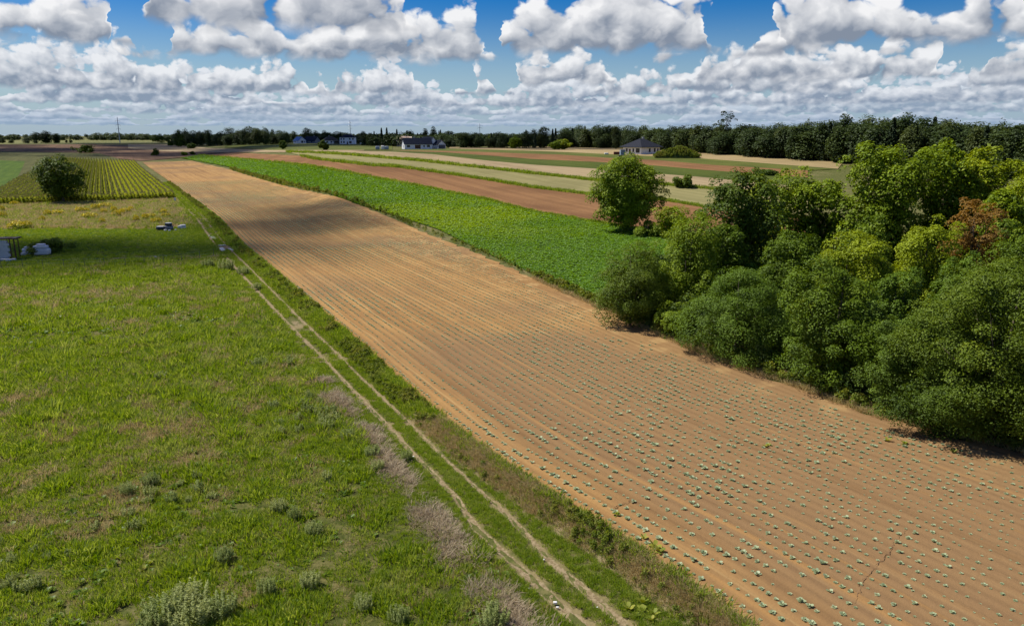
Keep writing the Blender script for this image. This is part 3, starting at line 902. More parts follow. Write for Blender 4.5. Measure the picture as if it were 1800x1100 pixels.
# track grass (between and beside the ruts) kept low
n = 16000
s = np.concatenate([rg.uniform(8, 60, n), rg.uniform(60, 150, n // 2)]); c = rg.uniform(-6.9, -.4, len(s))
rs = rut_strength(s, c); p = place(s, c)
p = p[(rs + rg.normal(0, .06, len(s)) < .16) & ~((c > -1.75) & (s < 46) & (rg.uniform(0, 1, len(s)) < .75))]
dd = np.hypot(p[:, 0], p[:, 1])
qs, qc = rg.uniform(130, 330, 3600), rg.uniform(-6.8, -1.2, 3600); k = rut_strength(qs, qc) < .22; q = place(qs[k], qc[k])
scatter_at('far_track_grass', 'grass overgrowing the far part of the track', q, tuft_f, .7, rg, .4)
q = place(np.where(rg.uniform(0, 1, 3600) < .05, rg.uniform(8, 45, 3600), rg.uniform(45, 200, 3600)), np.clip(rg.normal(-.9, .4, 3600), -1.6, -.1))
scatter_at('verge_grass', 'green grass on the verge between track and field', q, tuft_g, np.clip(np.hypot(q[:, 0], q[:, 1]) / 60, .9, 1.6), rg)
scatter_at('track_grass', 'short grass between and beside the wheel ruts', p, tuft_g, np.where(dd < 60, .46, .7), rg)
# verge between track and field: weeds, then dry grass on the near bank
n = 3400
s = np.concatenate([rg.uniform(8, 70, n), rg.uniform(70, 330, n)]); c = rg.normal(-.85, .40, len(s)); c = np.clip(c, -1.55, -.05)
p = place(s, c); v = vnoise(s, c * 2, .22, 31); v2 = vnoise(s, c * 1.5, .5, 32)
dry = (s < 50) & (v + rg.normal(0, .1, len(s)) > np.interp(s, [8, 40, 50], [.22, .34, .8]))
g = p[~dry & (v2 + rg.normal(0, .08, len(s)) > np.where(s < 48, .60, .52))]
dg = np.hypot(g[:, 0], g[:, 1])
scatter_at('verge_weeds', 'leafy green weeds on the verge between track and ploughed field', g, weed2, np.clip(dg / 110, .5, .8), rg, .5)
scatter_at('bank_dry_grass', 'tall dry grass on the bank below the ploughed field', np.concatenate([p[dry], place(rg.uniform(8, 44, 1500), np.clip(rg.normal(-.75, .45, 1500), -1.6, -.1))]), tuft_d, .85, rg)
n = 2600
n = 1800
scatter_at('field_edge_grass', 'fringe of green grass along the field edge', place(rg.uniform(8, 230, n), rg.normal(-.22, .14, n)), tuft_g, 1.1, rg)
# yellow-leaved weeds, few
yl = np.array([P(x, y) for x, y in [(1150, 960), (1152, 966), (1160, 970), (1132, 945), (1085, 905), (1345, 785), (1352, 783), (1130, 1072), (1120, 1082), (1145, 1090), (1128, 1060), (1560, 775), (1590, 780), (265, 990), (280, 985), (250, 1003), (1676, 795), (1105, 1070), (1150, 1078)]])
scatter_at('yellow_weeds', 'yellow leaved weeds at the near edge of the field', yl, lime, 1.1, rg)

# ---- the young cabbages, in rows along the field
def cabbage_mesh(seed):
    rng = np.random.default_rng(seed)
    V, F, r = rosette(rng.integers(7, 10), rng, .19, .15, (.25, .85), .18)
    V2, F2, r2 = rosette(4, rng, .10, .09, (.9, 1.3), .1)
    return mesh_np('cabbage', np.concatenate([V, V2 + [0, 0, .02]]), np.concatenate([F, F2 + len(V)]), [CABB], {'rnd': np.concatenate([r, r2 * .5 + .5])})
CAB = [cabbage_mesh(40 + k) for k in range(5)]
rows_c = np.arange(.55, 33, .75)
cs, cc_, sz = [], [], []
for k, c in enumerate(rows_c):
    ss_ = np.arange(4 + rg.uniform(0, .5), 330, .42)
    vig = np.clip(vnoise(ss_, np.full_like(ss_, c), .06, 51) * .9 + vnoise(ss_, np.full_like(ss_, c), .35, 52) * .5 + .18, .35, 1.25)
    edge = (c < cr(ss_) - 1.3 - 1.2 * (vnoise(ss_, ss_ * 0, .12, 55)))
    gap = (rg.uniform(0, 1, len(ss_)) < np.where(ss_ < 40, .84, .90)) & edge & ~((c > 17) & (vnoise(ss_, np.full_like(ss_, c), .09, 53) + rg.normal(0, .12, len(ss_)) > .85))
    cs.append((ss_ + rg.normal(0, .06, len(ss_)))[gap]); cc_.append((c + rg.normal(0, .025, len(ss_)))[gap]); sz.append((vig * rg.uniform(.55, 1.2, len(ss_)))[gap])
cs, cc_, sz = map(np.concatenate, (cs, cc_, sz))
cp_ = place(cs, cc_); cp_[:, 2] += .02
vis = in_frame(*cp_.T, margin=-190)
cdist = np.hypot(cp_[:, 0], cp_[:, 1] ) / sz
order = np.argsort(np.where(vis, cdist, 1e9))
first = order[:300]
for i in first:
    o = obj('cabbage_plant', CAB[i % 5], None, cp_[i], float(rg.uniform(0, 6.28)), float(sz[i] * .82))
    tag(o, 'young blue-green cabbage plant in the nearest rows of the bare brown field', 'cabbage', 'cabbages in the nearest rows')
rest = np.setdiff1d(np.where(in_frame(*cp_.T)), first)
src = [bpy.data.objects.new('cabbage_source', m) for m in CAB[:3]]
far = rest[cs[rest] > 120]; near = rest[cs[rest] <= 120]
def cab_mass(nm, lab, idx, src_, mul_):
    xyz = cp_[idx]; n_ = len(idx)
    rot = np.stack([np.zeros(n_), np.zeros(n_), rg.uniform(0, 6.28, n_)], 1); k = sz[idx] * mul_
    scatter(nm, lab, xyz, rot, np.stack([k, k, k], 1), src_)
cab_mass('cabbage_rows', 'young cabbages in the long rows of the bare field', near, src[0], .82)
cab_mass('far_cabbage_rows', 'tiny far cabbages dotting the bare field rows', far, src[1], .95)

# ---- leafy crop strip
beet = proto('crop_clump', *rosette(14, rg, .46, .18, (.45, 1.15), .3), BEET)
def poly_points(near, far, n, rng, power=1.0):
    u = rng.uniform(0, 1, n); v = rng.uniform(0, 1, n) ** power
    def line(px, u):
        p = np.array(px, float); q = np.concatenate([[0], np.cumsum(np.hypot(*np.diff(p, axis=0).T))]); q /= q[-1]
        return unproject(np.stack([np.interp(u, q, p[:, 0]), np.interp(u, q, p[:, 1])], 1))[:, :2]
    w = line(near, u) * (1 - v[:, None]) + line(far, u) * v[:, None]
    return np.stack([w[:, 0], w[:, 1], T0(w[:, 0], w[:, 1])], 1)
p = poly_points(E_CROP_NEAR, E1, 46000, rg)
dd = np.hypot(p[:, 0], p[:, 1])
scatter_at('leafy_crop', 'dense bright green leafy crop in the long strip', p, beet, np.clip(dd / 170, .75, 1.9), rg)
# bare bank with weeds between cabbage field and crop strip
n = 420
s = rg.uniform(85, 420, n); p = place(s, cr(s) + rg.uniform(.2, 1.6, n))
scatter_at('crop_edge_weeds', 'weeds on the bare bank along the green crop', p, weed2, np.clip(np.hypot(p[:, 0], p[:, 1]) / 130, .8, 2), rg)
n = 1500
s = rg.uniform(20, 86, n); c = cr(s) + rg.uniform(-.2, 1.6, n)
scatter_at('wood_edge_grass', 'dry grass and weeds along the foot of the wood', place(s, c), tuft_d, 1.25, rg)
n = 420
s = rg.uniform(20, 86, n); c = cr(s) + rg.uniform(.2, 1.5, n)
scatter_at('wood_edge_weeds', 'green weeds along the foot of the wood', place(s, c), weed2, 1.1, rg)
# balks between the far strips
q = []
for e in (E1, E2, E3):
    pp = poly_points(shift(e, 1.2), shift(e, -1.2), 1500, rg); q.append(pp)
q = np.concatenate(q)
scatter_at('balk_grass', 'rough grass on the balks between the far strips', q, tuft_f, np.clip(np.hypot(q[:, 0], q[:, 1]) / 130, 1, 2.4), rg)

# ---- maize
def maize_chunk(seed):
    rng = np.random.default_rng(seed)
    Vs, Fs, R_ = [], [], []; off = 0
    n = 60
    t = rng.uniform(.1, 1, n)
    x = rng.uniform(-.8, .8, n)
    pos_ = np.stack([x, rng.normal(0, .16, n), t * 2.0], 1)
    a = rng.uniform(0, 2 * np.pi, n)
    al = np.stack([np.cos(a), np.sin(a), rng.uniform(.1, .9, n)], 1)
    V, F = leaf_cards(pos_, np.stack([-np.cos(a) * .5, -np.sin(a) * .5, np.ones(n)], 1), .85, rng, .17, .1, al)
    V2, F2 = leaf_cards(np.stack([np.linspace(-.8, .8, 9), rng.normal(0, .06, 9), rng.uniform(2.1, 2.35, 9)], 1), np.stack([rng.normal(0, 1, 9), np.ones(9), np.zeros(9)], 1), .5, rng, .35, .1, np.stack([rng.normal(0, .2, 9), rng.normal(0, .2, 9), np.ones(9)], 1))
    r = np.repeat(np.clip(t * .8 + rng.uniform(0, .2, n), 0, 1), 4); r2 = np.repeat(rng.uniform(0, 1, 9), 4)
    me = mesh_np('maize', np.concatenate([V, V2]), np.concatenate([F, F2 + len(V)]), [MAIZE, TASSEL], {'rnd': np.concatenate([r, r2])}, fmat=np.concatenate([np.zeros(len(F)), np.ones(len(F2))]))
    return bpy.data.objects.new('maize_source', me)
mz = maize_chunk(3)
def maize():
    c0 = P(304, 349); l0 = P(-30, 361)            # near corners of the field
    f1 = unproject([(235, 287)])[0]; f0 = unproject([(35, 268)])[0]
    dirv = (f1 - c0)[:2]
    Ld = np.linalg.norm(dirv); dirv /= Ld
    width = np.linalg.norm((c0 - l0)[:2]); n = int(width / 1.5)
    pts = []
    for k in range(n + 1):
        a = c0[:2] + (l0 - c0)[:2] * (k / n)
        m = np.arange(0, Ld * (1.0 + .25 * k / n), 1.45)
        q = a + dirv * m[:, None] + rg.normal(0, .05, (len(m), 2))
        pts.append(q)
    a = c0[:2] + (l0 - c0)[:2] * np.linspace(0, 1, int(width / .9))[:, None]      # headland row along the near edge
    for j in range(3): pts.append(a - dirv * (.6 + .75 * j) + rg.normal(0, .1, a.shape))
    q = np.concatenate(pts)
    ang = math.atan2(dirv[1], dirv[0])
    nn = len(q)
    rot = np.stack([np.zeros(nn), np.zeros(nn), ang + rg.choice([0, math.pi], nn) + rg.normal(0, .12, nn)], 1)
    k = rg.uniform(.8, 1.08, nn)
    xyz = np.stack([q[:, 0], q[:, 1], T0(q[:, 0], q[:, 1])], 1)
    scatter('maize_crop', 'rows of tall yellow-green maize behind the dark tree', xyz, rot, np.stack([k, k, k], 1), mz)
maize()
# rough strip grass and goldenrod
p = poly_points([(-60, 403), (100, 401), (250, 402), (338, 397)], [(-60, 359), (60, 359), (180, 356), (306, 348)], 9000, rg)
k = rg.uniform(0, 1, len(p)) < .68
scatter_at('rough_dry_grass', 'dry grass of the rough strip before the maize', p[k], tuft_d, 2.2, rg)
scatter_at('rough_green_grass', 'green grass of the rough strip before the maize', p[~k], tuft_f, 1.5, rg)
def gold_mesh(seed):
    rng = np.random.default_rng(seed)
    n = 240
    a = rng.uniform(0, 2 * np.pi, n); q = np.sqrt(rng.uniform(0, 1, n)); t = rng.uniform(.15, 1, n)
    p = np.stack([q * np.cos(a), q * np.sin(a) * .8, t * (1 - .4 * q * q)], 1)
    V, F = leaf_cards(p, rng.standard_normal((n, 3)) + [0, 0, 1], .26, rng, .5)
    fm = np.repeat((t > .55).astype(int), 2)
    return mesh_np('goldenrod', V, F, [WEEDMAT, GOLD], {'rnd': np.repeat(rng.uniform(0, 1, n), 4)}, fmat=fm)
GOLDS = [gold_mesh(60 + k) for k in range(3)]
for k, (x, y, w) in enumerate([(102, 378, 18), (140, 375, 14), (157, 385, 20), (152, 374, 9), (167, 370, 12), (184, 366, 18), (182, 376, 10), (200, 374, 9), (222, 375, 14), (230, 371, 8), (75, 390, 8), (26, 362, 12), (6, 384, 10), (30, 403, 22), (265, 384, 16), (288, 377, 10), (240, 391, 10), (276, 394, 14), (180, 394, 8), (3, 373, 8), (255, 388, 9), (292, 383, 11), (84, 380, 11), (48, 401, 12), (212, 378, 12), (205, 382, 11)]):
    b = P(x, y); mpp = b[1] / FPX
    o = obj('goldenrod_clump', GOLDS[k % 3], None, b, float(rg.uniform(0, 6)), (w * mpp * .72, w * mpp * .72, float(rg.uniform(1.2, 1.7))))
    tag(o, 'yellow flowering goldenrod clump on the rough strip in front of the maize', 'plant', 'goldenrod on the rough strip')
# ---- mugwort clumps one can tell apart
def mug(x, y, w, label):
    b, _, mpp = PZ(x, y, y - 10)
    f = w * mpp / 1.25
    o = obj('mugwort_clump', MUGS[int(x + y) % 4], None, b, float(rg.uniform(0, 6)), (f, f, max(f * .8, .75)))
    tag(o, label, 'plant', 'mugwort clumps in the meadow')
for x, y, w, l in [(290, 1085, 80, 'left part of the big grey-green mugwort thicket at the bottom of the meadow'),
        (335, 1066, 80, 'rear middle of the big grey-green mugwort thicket at the bottom of the meadow'),
        (385, 1080, 70, 'right part of the big grey-green mugwort thicket at the bottom of the meadow'),
        (330, 1100, 90, 'front middle of the big mugwort thicket cut by the bottom frame edge'),
        (268, 1106, 60, 'front left corner of the big mugwort thicket at the bottom frame edge'),
        (868, 1098, 66, 'round grey-green mugwort bush beside the near end of the track'),
        (715, 808, 26, 'small grey-green mugwort bush close beside the left wheel rut'),
        (612, 772, 30, 'farthest of three mugwort clumps beside the dead brown grass band'),
        (655, 800, 34, 'middle of three mugwort clumps beside the dead brown grass band'),
        (665, 826, 28, 'nearest of three mugwort clumps beside the dead brown grass band'),
        (490, 898, 34, 'left clump of the mugwort pair in the open middle of the meadow'),
        (518, 912, 28, 'right clump of the mugwort pair in the open middle of the meadow'),
        (552, 938, 36, 'mugwort clump just below the pair in the middle of the meadow'),
        (225, 868, 30, 'left clump of the mugwort pair on the left of the meadow'),
        (265, 852, 36, 'right clump of the mugwort pair on the left of the meadow'),
        (395, 985, 40, 'single mugwort clump behind the right end of the big thicket'),
        (470, 1042, 40, 'mugwort clump a little right of the big thicket'),
        (545, 1030, 44, 'mugwort clump at the bottom of the meadow halfway to the track'),
        (640, 1070, 40, 'mugwort clump near the bottom frame edge left of the dead grass'),
        (700, 1092, 44, 'mugwort clump at the bottom frame edge nearest the dead grass'),
        (366, 470, 26, 'leftmost pale mugwort clump at the fence end'),
        (398, 474, 34, 'largest pale mugwort clump at the fence end beside the track'),
        (428, 482, 26, 'pale mugwort clump right of the largest one at the fence end'),
        (452, 508, 20, 'small mugwort clump beside the left rut nearest the fence end')]: mug(x, y, w, l)

p = poly_points([(-80, 470), (100, 470), (300, 460), (400, 452)], [(-80, 404), (100, 402), (250, 403), (345, 398)], 9000, rg)
scatter_at('plot_grass', 'short green grass of the plot behind the fence', p, tuft_f, .62, rg)

# ------------------------------------------------------------------ trees
BARK = plain('bark', (0.105, 0.085, 0.062), .95, .1, .3, 3)
BARK_PALE = plain('pale_bark', (0.22, 0.19, 0.15), .95, .1, .3, 3)

def crown_np(rng, rx, ry, z0, z1, lobes=11, clumps=120, per=70, leaf=.30, flat=.75, egg=.5, fill=.08, loose=0.0, spread=(.42, .86)):
    """leaves in clumps, clumps on boughs, boughs filling an egg-shaped envelope between heights z0 and z1"""
    h = z1 - z0; cz = z0 + h * egg
    # boughs
    d = rng.standard_normal((lobes, 3)); d /= np.linalg.norm(d, axis=1, keepdims=True)
    d[:, 2] = d[:, 2] * .9 + .05
    rr = rng.uniform(*spread, lobes)
    C = d * rr[:, None] * np.array([rx, ry, h * .5]); C[:, 2] += cz
    C[:, 2] = np.clip(C[:, 2], z0 + .16 * h, z1 - .16 * h)
    LR = rng.uniform(.30, .46, lobes) * min(rx, ry, h * .5) * (1.12 - .25 * rr)
    C = np.concatenate([C, [[0, 0, cz], [0, 0, cz + .16 * h]]]); LR = np.concatenate([LR, np.full(2, .56 * min(rx, ry, h * .5))])
    clumps = int(clumps * .74); per = int(per * 1.35)
    # clumps on the boughs
    w = LR ** 2; pick = rng.choice(len(C), clumps * 3, p=w / w.sum())
    e = rng.standard_normal((len(pick), 3)); e[:, 2] += .25; e /= np.linalg.norm(e, axis=1, keepdims=True)
    Q = C[pick] + e * LR[pick][:, None] * rng.uniform(.82, 1.12 + loose, len(pick))[:, None] * np.array([1, 1, .95])
    near = np.linalg.norm(Q[:, None] - C[None], axis=2) / LR[None]
    ok = (near < .72).sum(1) == 0
    ok &= Q[:, 2] > z0 - .02 * h
    Q, e = Q[ok][:clumps], e[ok][:clumps]
    out = Q - np.array([0, 0, cz]); out /= np.linalg.norm(out, axis=1, keepdims=True)
    CR = rng.uniform(.10, .21, len(Q)) * (rx + ry) * .5 + .14
    # leaves
    n = len(Q) * per
    k = np.repeat(np.arange(len(Q)), per)
    g = rng.standard_normal((n, 3)); g[:, 2] += .55; g += out[k] * .45; g /= np.linalg.norm(g, axis=1, keepdims=True)
    rad_ = rng.uniform(.66, 1.10, n)
    p = Q[k] + g * (CR[k] * rad_)[:, None] * np.array([1, 1, flat])
    nr = g * .60 + out[k] * .20 + np.array([0, 0, .55]) + rng.standard_normal((n, 3)) * .36
    rn = np.clip(.30 + .32 * rng.standard_normal(len(Q)) * .5, 0, 1)[k] * .65 + rng.uniform(0, .35, n)
    if fill:  # inner leaves added to block light, coloured darker as the crown's inner shade
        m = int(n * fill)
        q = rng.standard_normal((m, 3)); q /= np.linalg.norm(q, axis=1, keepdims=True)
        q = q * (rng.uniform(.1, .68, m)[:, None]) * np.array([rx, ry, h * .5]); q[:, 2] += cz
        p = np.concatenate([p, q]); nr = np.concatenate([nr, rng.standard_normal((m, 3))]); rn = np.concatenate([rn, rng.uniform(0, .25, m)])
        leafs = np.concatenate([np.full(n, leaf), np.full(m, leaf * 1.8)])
    else:
        leafs = np.full(n, leaf)
    # stretch the whole to the envelope asked for
    def ext(v, lo, hi): return np.percentile(v, lo), np.percentile(v, hi)
    ax, bx_ = ext(p[:, 0], 1.2, 98.8); ay, by = ext(p[:, 1], 1.2, 98.8); az_, bz = ext(p[:, 2], .8, 99.6)
    sc = np.array([2 * rx / (bx_ - ax), 2 * ry / (by - ay), (z1 - z0) / (bz - az_)])
    o0 = np.array([(ax + bx_) / 2, (ay + by) / 2, az_]); o1 = np.array([0, 0, z0])
    p = (p - o0) * sc + o1; C = (C - o0) * sc + o1
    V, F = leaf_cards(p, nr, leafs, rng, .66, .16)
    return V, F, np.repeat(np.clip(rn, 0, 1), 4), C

def limb_mesh(rng, C, h0, trunk_r, height, mat, n=7):
    mb = MB()
    ly = rng.uniform(-.1, .1, 2) * height * .3
    mb.tube([(0, 0, -.3), (ly[0] * .2, ly[1] * .2, h0 * .6), (ly[0] * .5, ly[1] * .5, h0 + (height - h0) * .35), (ly[0], ly[1], height * .86)],
            [trunk_r * 1.25, trunk_r, trunk_r * .65, trunk_r * .14], n)
    for c in C[:9]:
        s = h0 * rng.uniform(.75, 1.05); s = min(s, c[2] * .8)
        mid = np.array([c[0] * .45, c[1] * .45, s + (c[2] - s) * .55])
        mb.tube([(0, 0, s), tuple(mid), tuple(c)], [trunk_r * .5, trunk_r * .3, trunk_r * .08], 5)
    return mb.mesh('trunk', mat, True)

LEAFMATS = {  # dark and yellow tones spread wide to paint depth and highlights into the clumps
    'maple':  leaf_mat('maple_leaves', (0.052, 0.091, 0.004), (0.123, 0.197, 0.005), (0.257, 0.326, 0.010), None, .1, .27),
    'dark':   leaf_mat('dark_leaves', (0.035, 0.066, 0.004), (0.086, 0.140, 0.005), (0.186, 0.235, 0.009), None, .1, .27),
    'grey':   leaf_mat('willow_leaves', (0.056, 0.102, 0.006), (0.121, 0.202, 0.012), (0.241, 0.327, 0.021), None, .1, .27),
    'lime':   leaf_mat('lime_leaves', (0.122, 0.167, 0.004), (0.274, 0.343, 0.005), (0.538, 0.533, 0.010), None, .1, .27),
    'lush':   leaf_mat('ash_leaves', (0.085, 0.138, 0.004), (0.197, 0.279, 0.005), (0.391, 0.447, 0.010), None, .1, .27),
    'olive':  leaf_mat('hawthorn_leaves', (0.049, 0.085, 0.004), (0.119, 0.176, 0.006), (0.229, 0.281, 0.011), None, .1, .27),
    'rust':   leaf_mat('rust_leaves', (0.195, 0.120, 0.024), (0.311, 0.184, 0.039), (0.286, 0.304, 0.048), None, .1, .40),
    'blue':   leaf_mat('elder_leaves', (0.053, 0.097, 0.007), (0.120, 0.189, 0.014), (0.234, 0.298, 0.023), None, .1, .27),
}

def tree(name, label, kind, x, y, top, wpx, low=.12, seed=0, clumps=130, per=70, leaf=.30, lobes=11, flat=.75, egg=.5, bark=None, loose=0.0, deep=None, group=None, trunk_r=None, cat='tree', fill=.10, spread=(.42, .86)):
    rng = np.random.default_rng(1000 + seed)
    b, h, mpp = PZ(x, y, top)
    rx = wpx * mpp * .5 * .92
    ry = rx * rng.uniform(.9, 1.1) if deep is None else deep
    V, F, rn, C = crown_np(rng, rx, ry, h * low, h * .97, lobes, clumps, per, leaf, flat, egg, fill, loose, spread)
    t = thing(name, label, cat, b, 0, group)
    obj('trunk', limb_mesh(rng, C, max(h * low * 1.2, h * .16), trunk_r or max(.07, h * .016), h, bark or BARK), t)
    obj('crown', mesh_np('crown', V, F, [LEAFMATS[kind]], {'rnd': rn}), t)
    return t

# the wood on the right, from the field edge inwards
tree('lone_tree', 'lone rounded green tree with a visible trunk at the end of the green crop', 'lush', 1100, 405, 271, 128, .10, 1, 300, 95, .36, 22, trunk_r=.28, egg=.47, fill=.14, spread=(.35, .62))
tree('hawthorn_tree', 'dark olive bushy tree at the left tip of the wood beside the green crop', 'olive', 1108, 572, 424, 128, 0.00, 2, 170, 127, 0.148, 12)
tree('ash_tree', 'light green tree with hanging leaf sprays behind the olive bush', 'lush', 1205, 566, 368, 140, 0.04, 3, 200, 120, 0.178, 12, flat=1.0)
tree('maple_tree', 'tall dark green tree behind the front of the wood beside the brown strip', 'dark', 1300, 520, 292, 168, .05, 4, 220, 80, .30, 14)
tree('willow_bush', 'broad grey-green rounded bush at the edge of the bare field', 'grey', 1292, 630, 470, 200, 0.00, 5, 260, 142, 0.126, 12, flat=.6)
tree('maple_tree', 'dark leafy maple at the field edge with hanging lower boughs', 'maple', 1462, 680, 452, 188, 0.02, 6, 270, 135, 0.148, 14)
tree('elder_tree', 'bluish green low tree at the field edge right of the leafy maple', 'blue', 1590, 726, 540, 150, 0.00, 7, 200, 135, 0.126, 11)
tree('hawthorn_tree', 'broad dark olive thicket tree overhanging the field at the right frame edge', 'olive', 1740, 772, 452, 290, 0.00, 8, 380, 150, 0.126, 16, flat=.6)
tree('hawthorn_bush', 'low dark green bush in front of the wide olive thicket at the field edge', 'dark', 1680, 768, 640, 240, -.02, 9, 240, 147, 0.111, 10, deep=2.4, flat=.6)
tree('hawthorn_tree', 'dark thicket tree half outside the frame at the lower right', 'olive', 1890, 800, 460, 260, 0.00, 10, 260, 135, 0.133, 12)
tree('elder_bush', 'small bright green bush low at the field edge between olive bush and grey bush', 'lush', 1185, 592, 530, 66, 0.00, 11, 90, 120, 0.126, 8)
tree('young_maple', 'yellow-green tree top rising behind the leafy maple', 'lime', 1478, 600, 404, 150, 0.04, 12, 190, 112, 0.185, 11)
tree('young_maple', 'bright yellow-green tree in front of the rust-coloured tree', 'lime', 1612, 590, 374, 128, 0.06, 13, 190, 112, 0.178, 11)
tree('rusty_tree', 'sparse tree with dull rust-brown leaves deep in the wood', 'rust', 1694, 560, 345, 100, .36, 14, 140, 50, .21, 12, loose=.25, fill=0.03)
tree('maple_tree', 'tallest round-topped yellow-green tree standing before the far forest', 'lush', 1535, 505, 248, 160, .03, 15, 320, 75, .34, 13)
tree('maple_tree', 'tall yellow-green tree right of the tallest tree against the far forest', 'lush', 1640, 500, 247, 132, .03, 16, 280, 72, .34, 12)
tree('maple_tree', 'tall narrow yellow-green tree with feathery top against the far forest', 'lime', 1702, 498, 254, 112, .03, 17, 230, 72, .32, 11)
tree('maple_tree', 'tall yellow-green tree at the right frame edge before the far forest', 'lime', 1795, 520, 268, 150, .03, 18, 280, 75, .30, 12)
tree('maple_tree', 'rounded mid-green tree between the dark tree and the tallest tree', 'lush', 1420, 495, 292, 138, .05, 19, 220, 75, .32, 13)
tree('alder_tree', 'lower light green tree beyond the dark tree at the back of the wood', 'lime', 1345, 470, 303, 100, .04, 20, 150, 70, .32, 10)
tree('alder_tree', 'low dark tree filling the middle of the wood below the tallest tree', 'maple', 1500, 560, 376, 130, 0.00, 21, 180, 112, 0.200, 11)
tree('alder_tree', 'mid-green tree filling the wood behind the grey bush', 'maple', 1385, 580, 405, 120, 0.00, 22, 180, 112, 0.185, 11)
tree('alder_tree', 'mid-green tree in the wood behind the rust-coloured tree', 'lush', 1745, 540, 330, 110, .0, 23, 180, 75, .28, 11)
tree('alder_tree', 'shaded green tree low in the wood below the rust-coloured tree', 'grey', 1690, 620, 445, 120, 0.00, 24, 180, 120, 0.163, 10)
tree('alder_tree', 'green tree in the wood above the right olive thicket', 'maple', 1800, 600, 395, 130, 0.00, 25, 190, 120, 0.178, 11)
tree('alder_tree', 'green tree behind the light ash tree at the left of the wood', 'maple', 1260, 545, 390, 110, .0, 26, 160, 78, .25, 10)
tree('alder_tree', 'low green tree filling the wood left of the yellow-green tree', 'grey', 1560, 640, 470, 110, 0.00, 30, 160, 120, 0.155, 10)
tree('scrub_bush', 'light green scrub beside the lone tree at the corner of the wood', 'lime', 1178, 418, 362, 62, .0, 27, 80, 60, .30, 8)
tree('scrub_bush', 'low dark scrub in the shadow right of the lone tree', 'lush', 1140, 415, 388, 56, .0, 28, 60, 60, .26, 7)
tree('scrub_bush', 'small dusty green bush on the balk right of the lone tree', 'olive', 1200, 330, 307, 36, .0, 29, 50, 50, .50, 6)
tree('field_tree', 'dark solitary broad tree standing in front of the maize', 'dark', 112, 358, 272, 78, .15, 40, 170, 60, .45, 20, trunk_r=.30, spread=(.30, .55))
tree('dry_shrub', 'brownish shrub behind the white wrapped block stacks', 'olive', 88, 446, 420, 66, .0, 41, 70, 60, .25, 8, cat='shrub')
# solitary trees and bushes in the far fields
for k, (x, y, top, w, kind, lab) in enumerate([
        (148, 268.5, 255, 34, 'dark', 'low dark round bushes on the far brown field behind the maize'),
        (273, 273, 261, 14, 'dark', 'small dark round bush at the end of the long cabbage field'),
        (278, 252, 235, 26, 'dark', 'dark round-crowned far tree right of the tall pylon'),
        (301, 256, 244, 16, 'dark', 'small dark far tree left of the pointed one'),
        (317, 258, 236, 20, 'dark', 'dark upright far tree at the left end of the far wood'),
        (339, 261, 252, 16, 'dark', 'low dark bush below the left end of the far wood'),
        (498, 262, 247, 14, 'dark', 'small dark tree on the edge of the far green field'),
        (569, 264, 246, 19, 'dark', 'dark round tree in front of the far white houses'),
        (325, 273, 267, 12, 'lush', 'low green bush at the head of the green crop left'),
        (338, 272, 266, 9, 'dark', 'tiny dark bush at the head of the green crop right'),
        (1350, 307, 298, 40, 'dark', 'low dark hedge bush at the back of the wood'),
        (992, 263, 245, 26, 'lime', 'bright green round bush in front of the far wood'),
        (975, 263, 248, 22, 'lush', 'mid-green bush left of the bright round one'),
        (906, 261, 240, 24, 'lush', 'light green round tree at the edge of the far wood')]):
    tree('field_bush', lab, kind, x, y, top, w, .06 if y - top > 14 else -.1, 50 + k, 60, 34, .9 if y < 270 else .6, 8)

# ---- forest trees: a few kinds, repeated
FOREST = {
    'a': leaf_mat('forest_leaves', (0.026, 0.046, 0.012), (0.049, 0.078, 0.017), (0.091, 0.119, 0.026), None, .1, .28),
    'b': leaf_mat('forest_leaves_light', (0.036, 0.061, 0.014), (0.069, 0.102, 0.022), (0.116, 0.145, 0.034), None, .1, .28),
    'd': leaf_mat('forest_leaves_olive', (0.050, 0.070, 0.016), (0.085, 0.112, 0.024), (0.130, 0.155, 0.036), None, .1, .28),
    'c': leaf_mat('needle_leaves', (0.017, 0.035, 0.014), (0.030, 0.052, 0.019), (0.049, 0.075, 0.026), None, .1, .10),
}
def spruce_np(rng, h=1.0, r=.17):
    n = 900
    t = rng.uniform(.06, 1, n) ** .8; lay = np.floor(t * 16) / 16
    a = rng.uniform(0, 2 * np.pi, n); q = r * (1.02 - t) * rng.uniform(.35, 1, n) * (1 + .35 * (t - lay) * 16 * .3)
    p = np.stack([q * np.cos(a), q * np.sin(a), t * h], 1)
    nr = np.stack([np.cos(a) * .5, np.sin(a) * .5, np.ones(n)], 1) + rng.normal(0, .35, (n, 3))
    al = np.stack([np.cos(a), np.sin(a), np.full(n, -.45)], 1)
    V, F = leaf_cards(p, nr, .085, rng, .55, .1, al)
    return V, F, np.repeat(rng.uniform(0, 1, n), 4)
FPROTO = []
for k in range(14):
    rng = np.random.default_rng(300 + k)
    w = rng.uniform(.17, .36)
    V, F, rn, C = crown_np(rng, w, w, .02 if k % 3 else -.02, 1.0, 10, 84, 26, .050, .8, .52, .10)
    cm = mesh_np('crown', V, F, [FOREST['ababdaabadaaba'[k]]], {'rnd': rn})
    FPROTO.append((limb_mesh(rng, C, .22, .016, 1.0, BARK_PALE if k % 3 == 1 else BARK, 5), cm))
SPROTO = []
for k in range(2):
    rng = np.random.default_rng(340 + k)
    V, F, rn = spruce_np(rng)
    mb = MB(); mb.tube([(0, 0, -.02), (0, 0, .95)], [.014, .002], 5)
    SPROTO.append((mb.mesh('trunk', BARK, True), mesh_np('crown', V, F, [FOREST['c']], {'rnd': rn})))

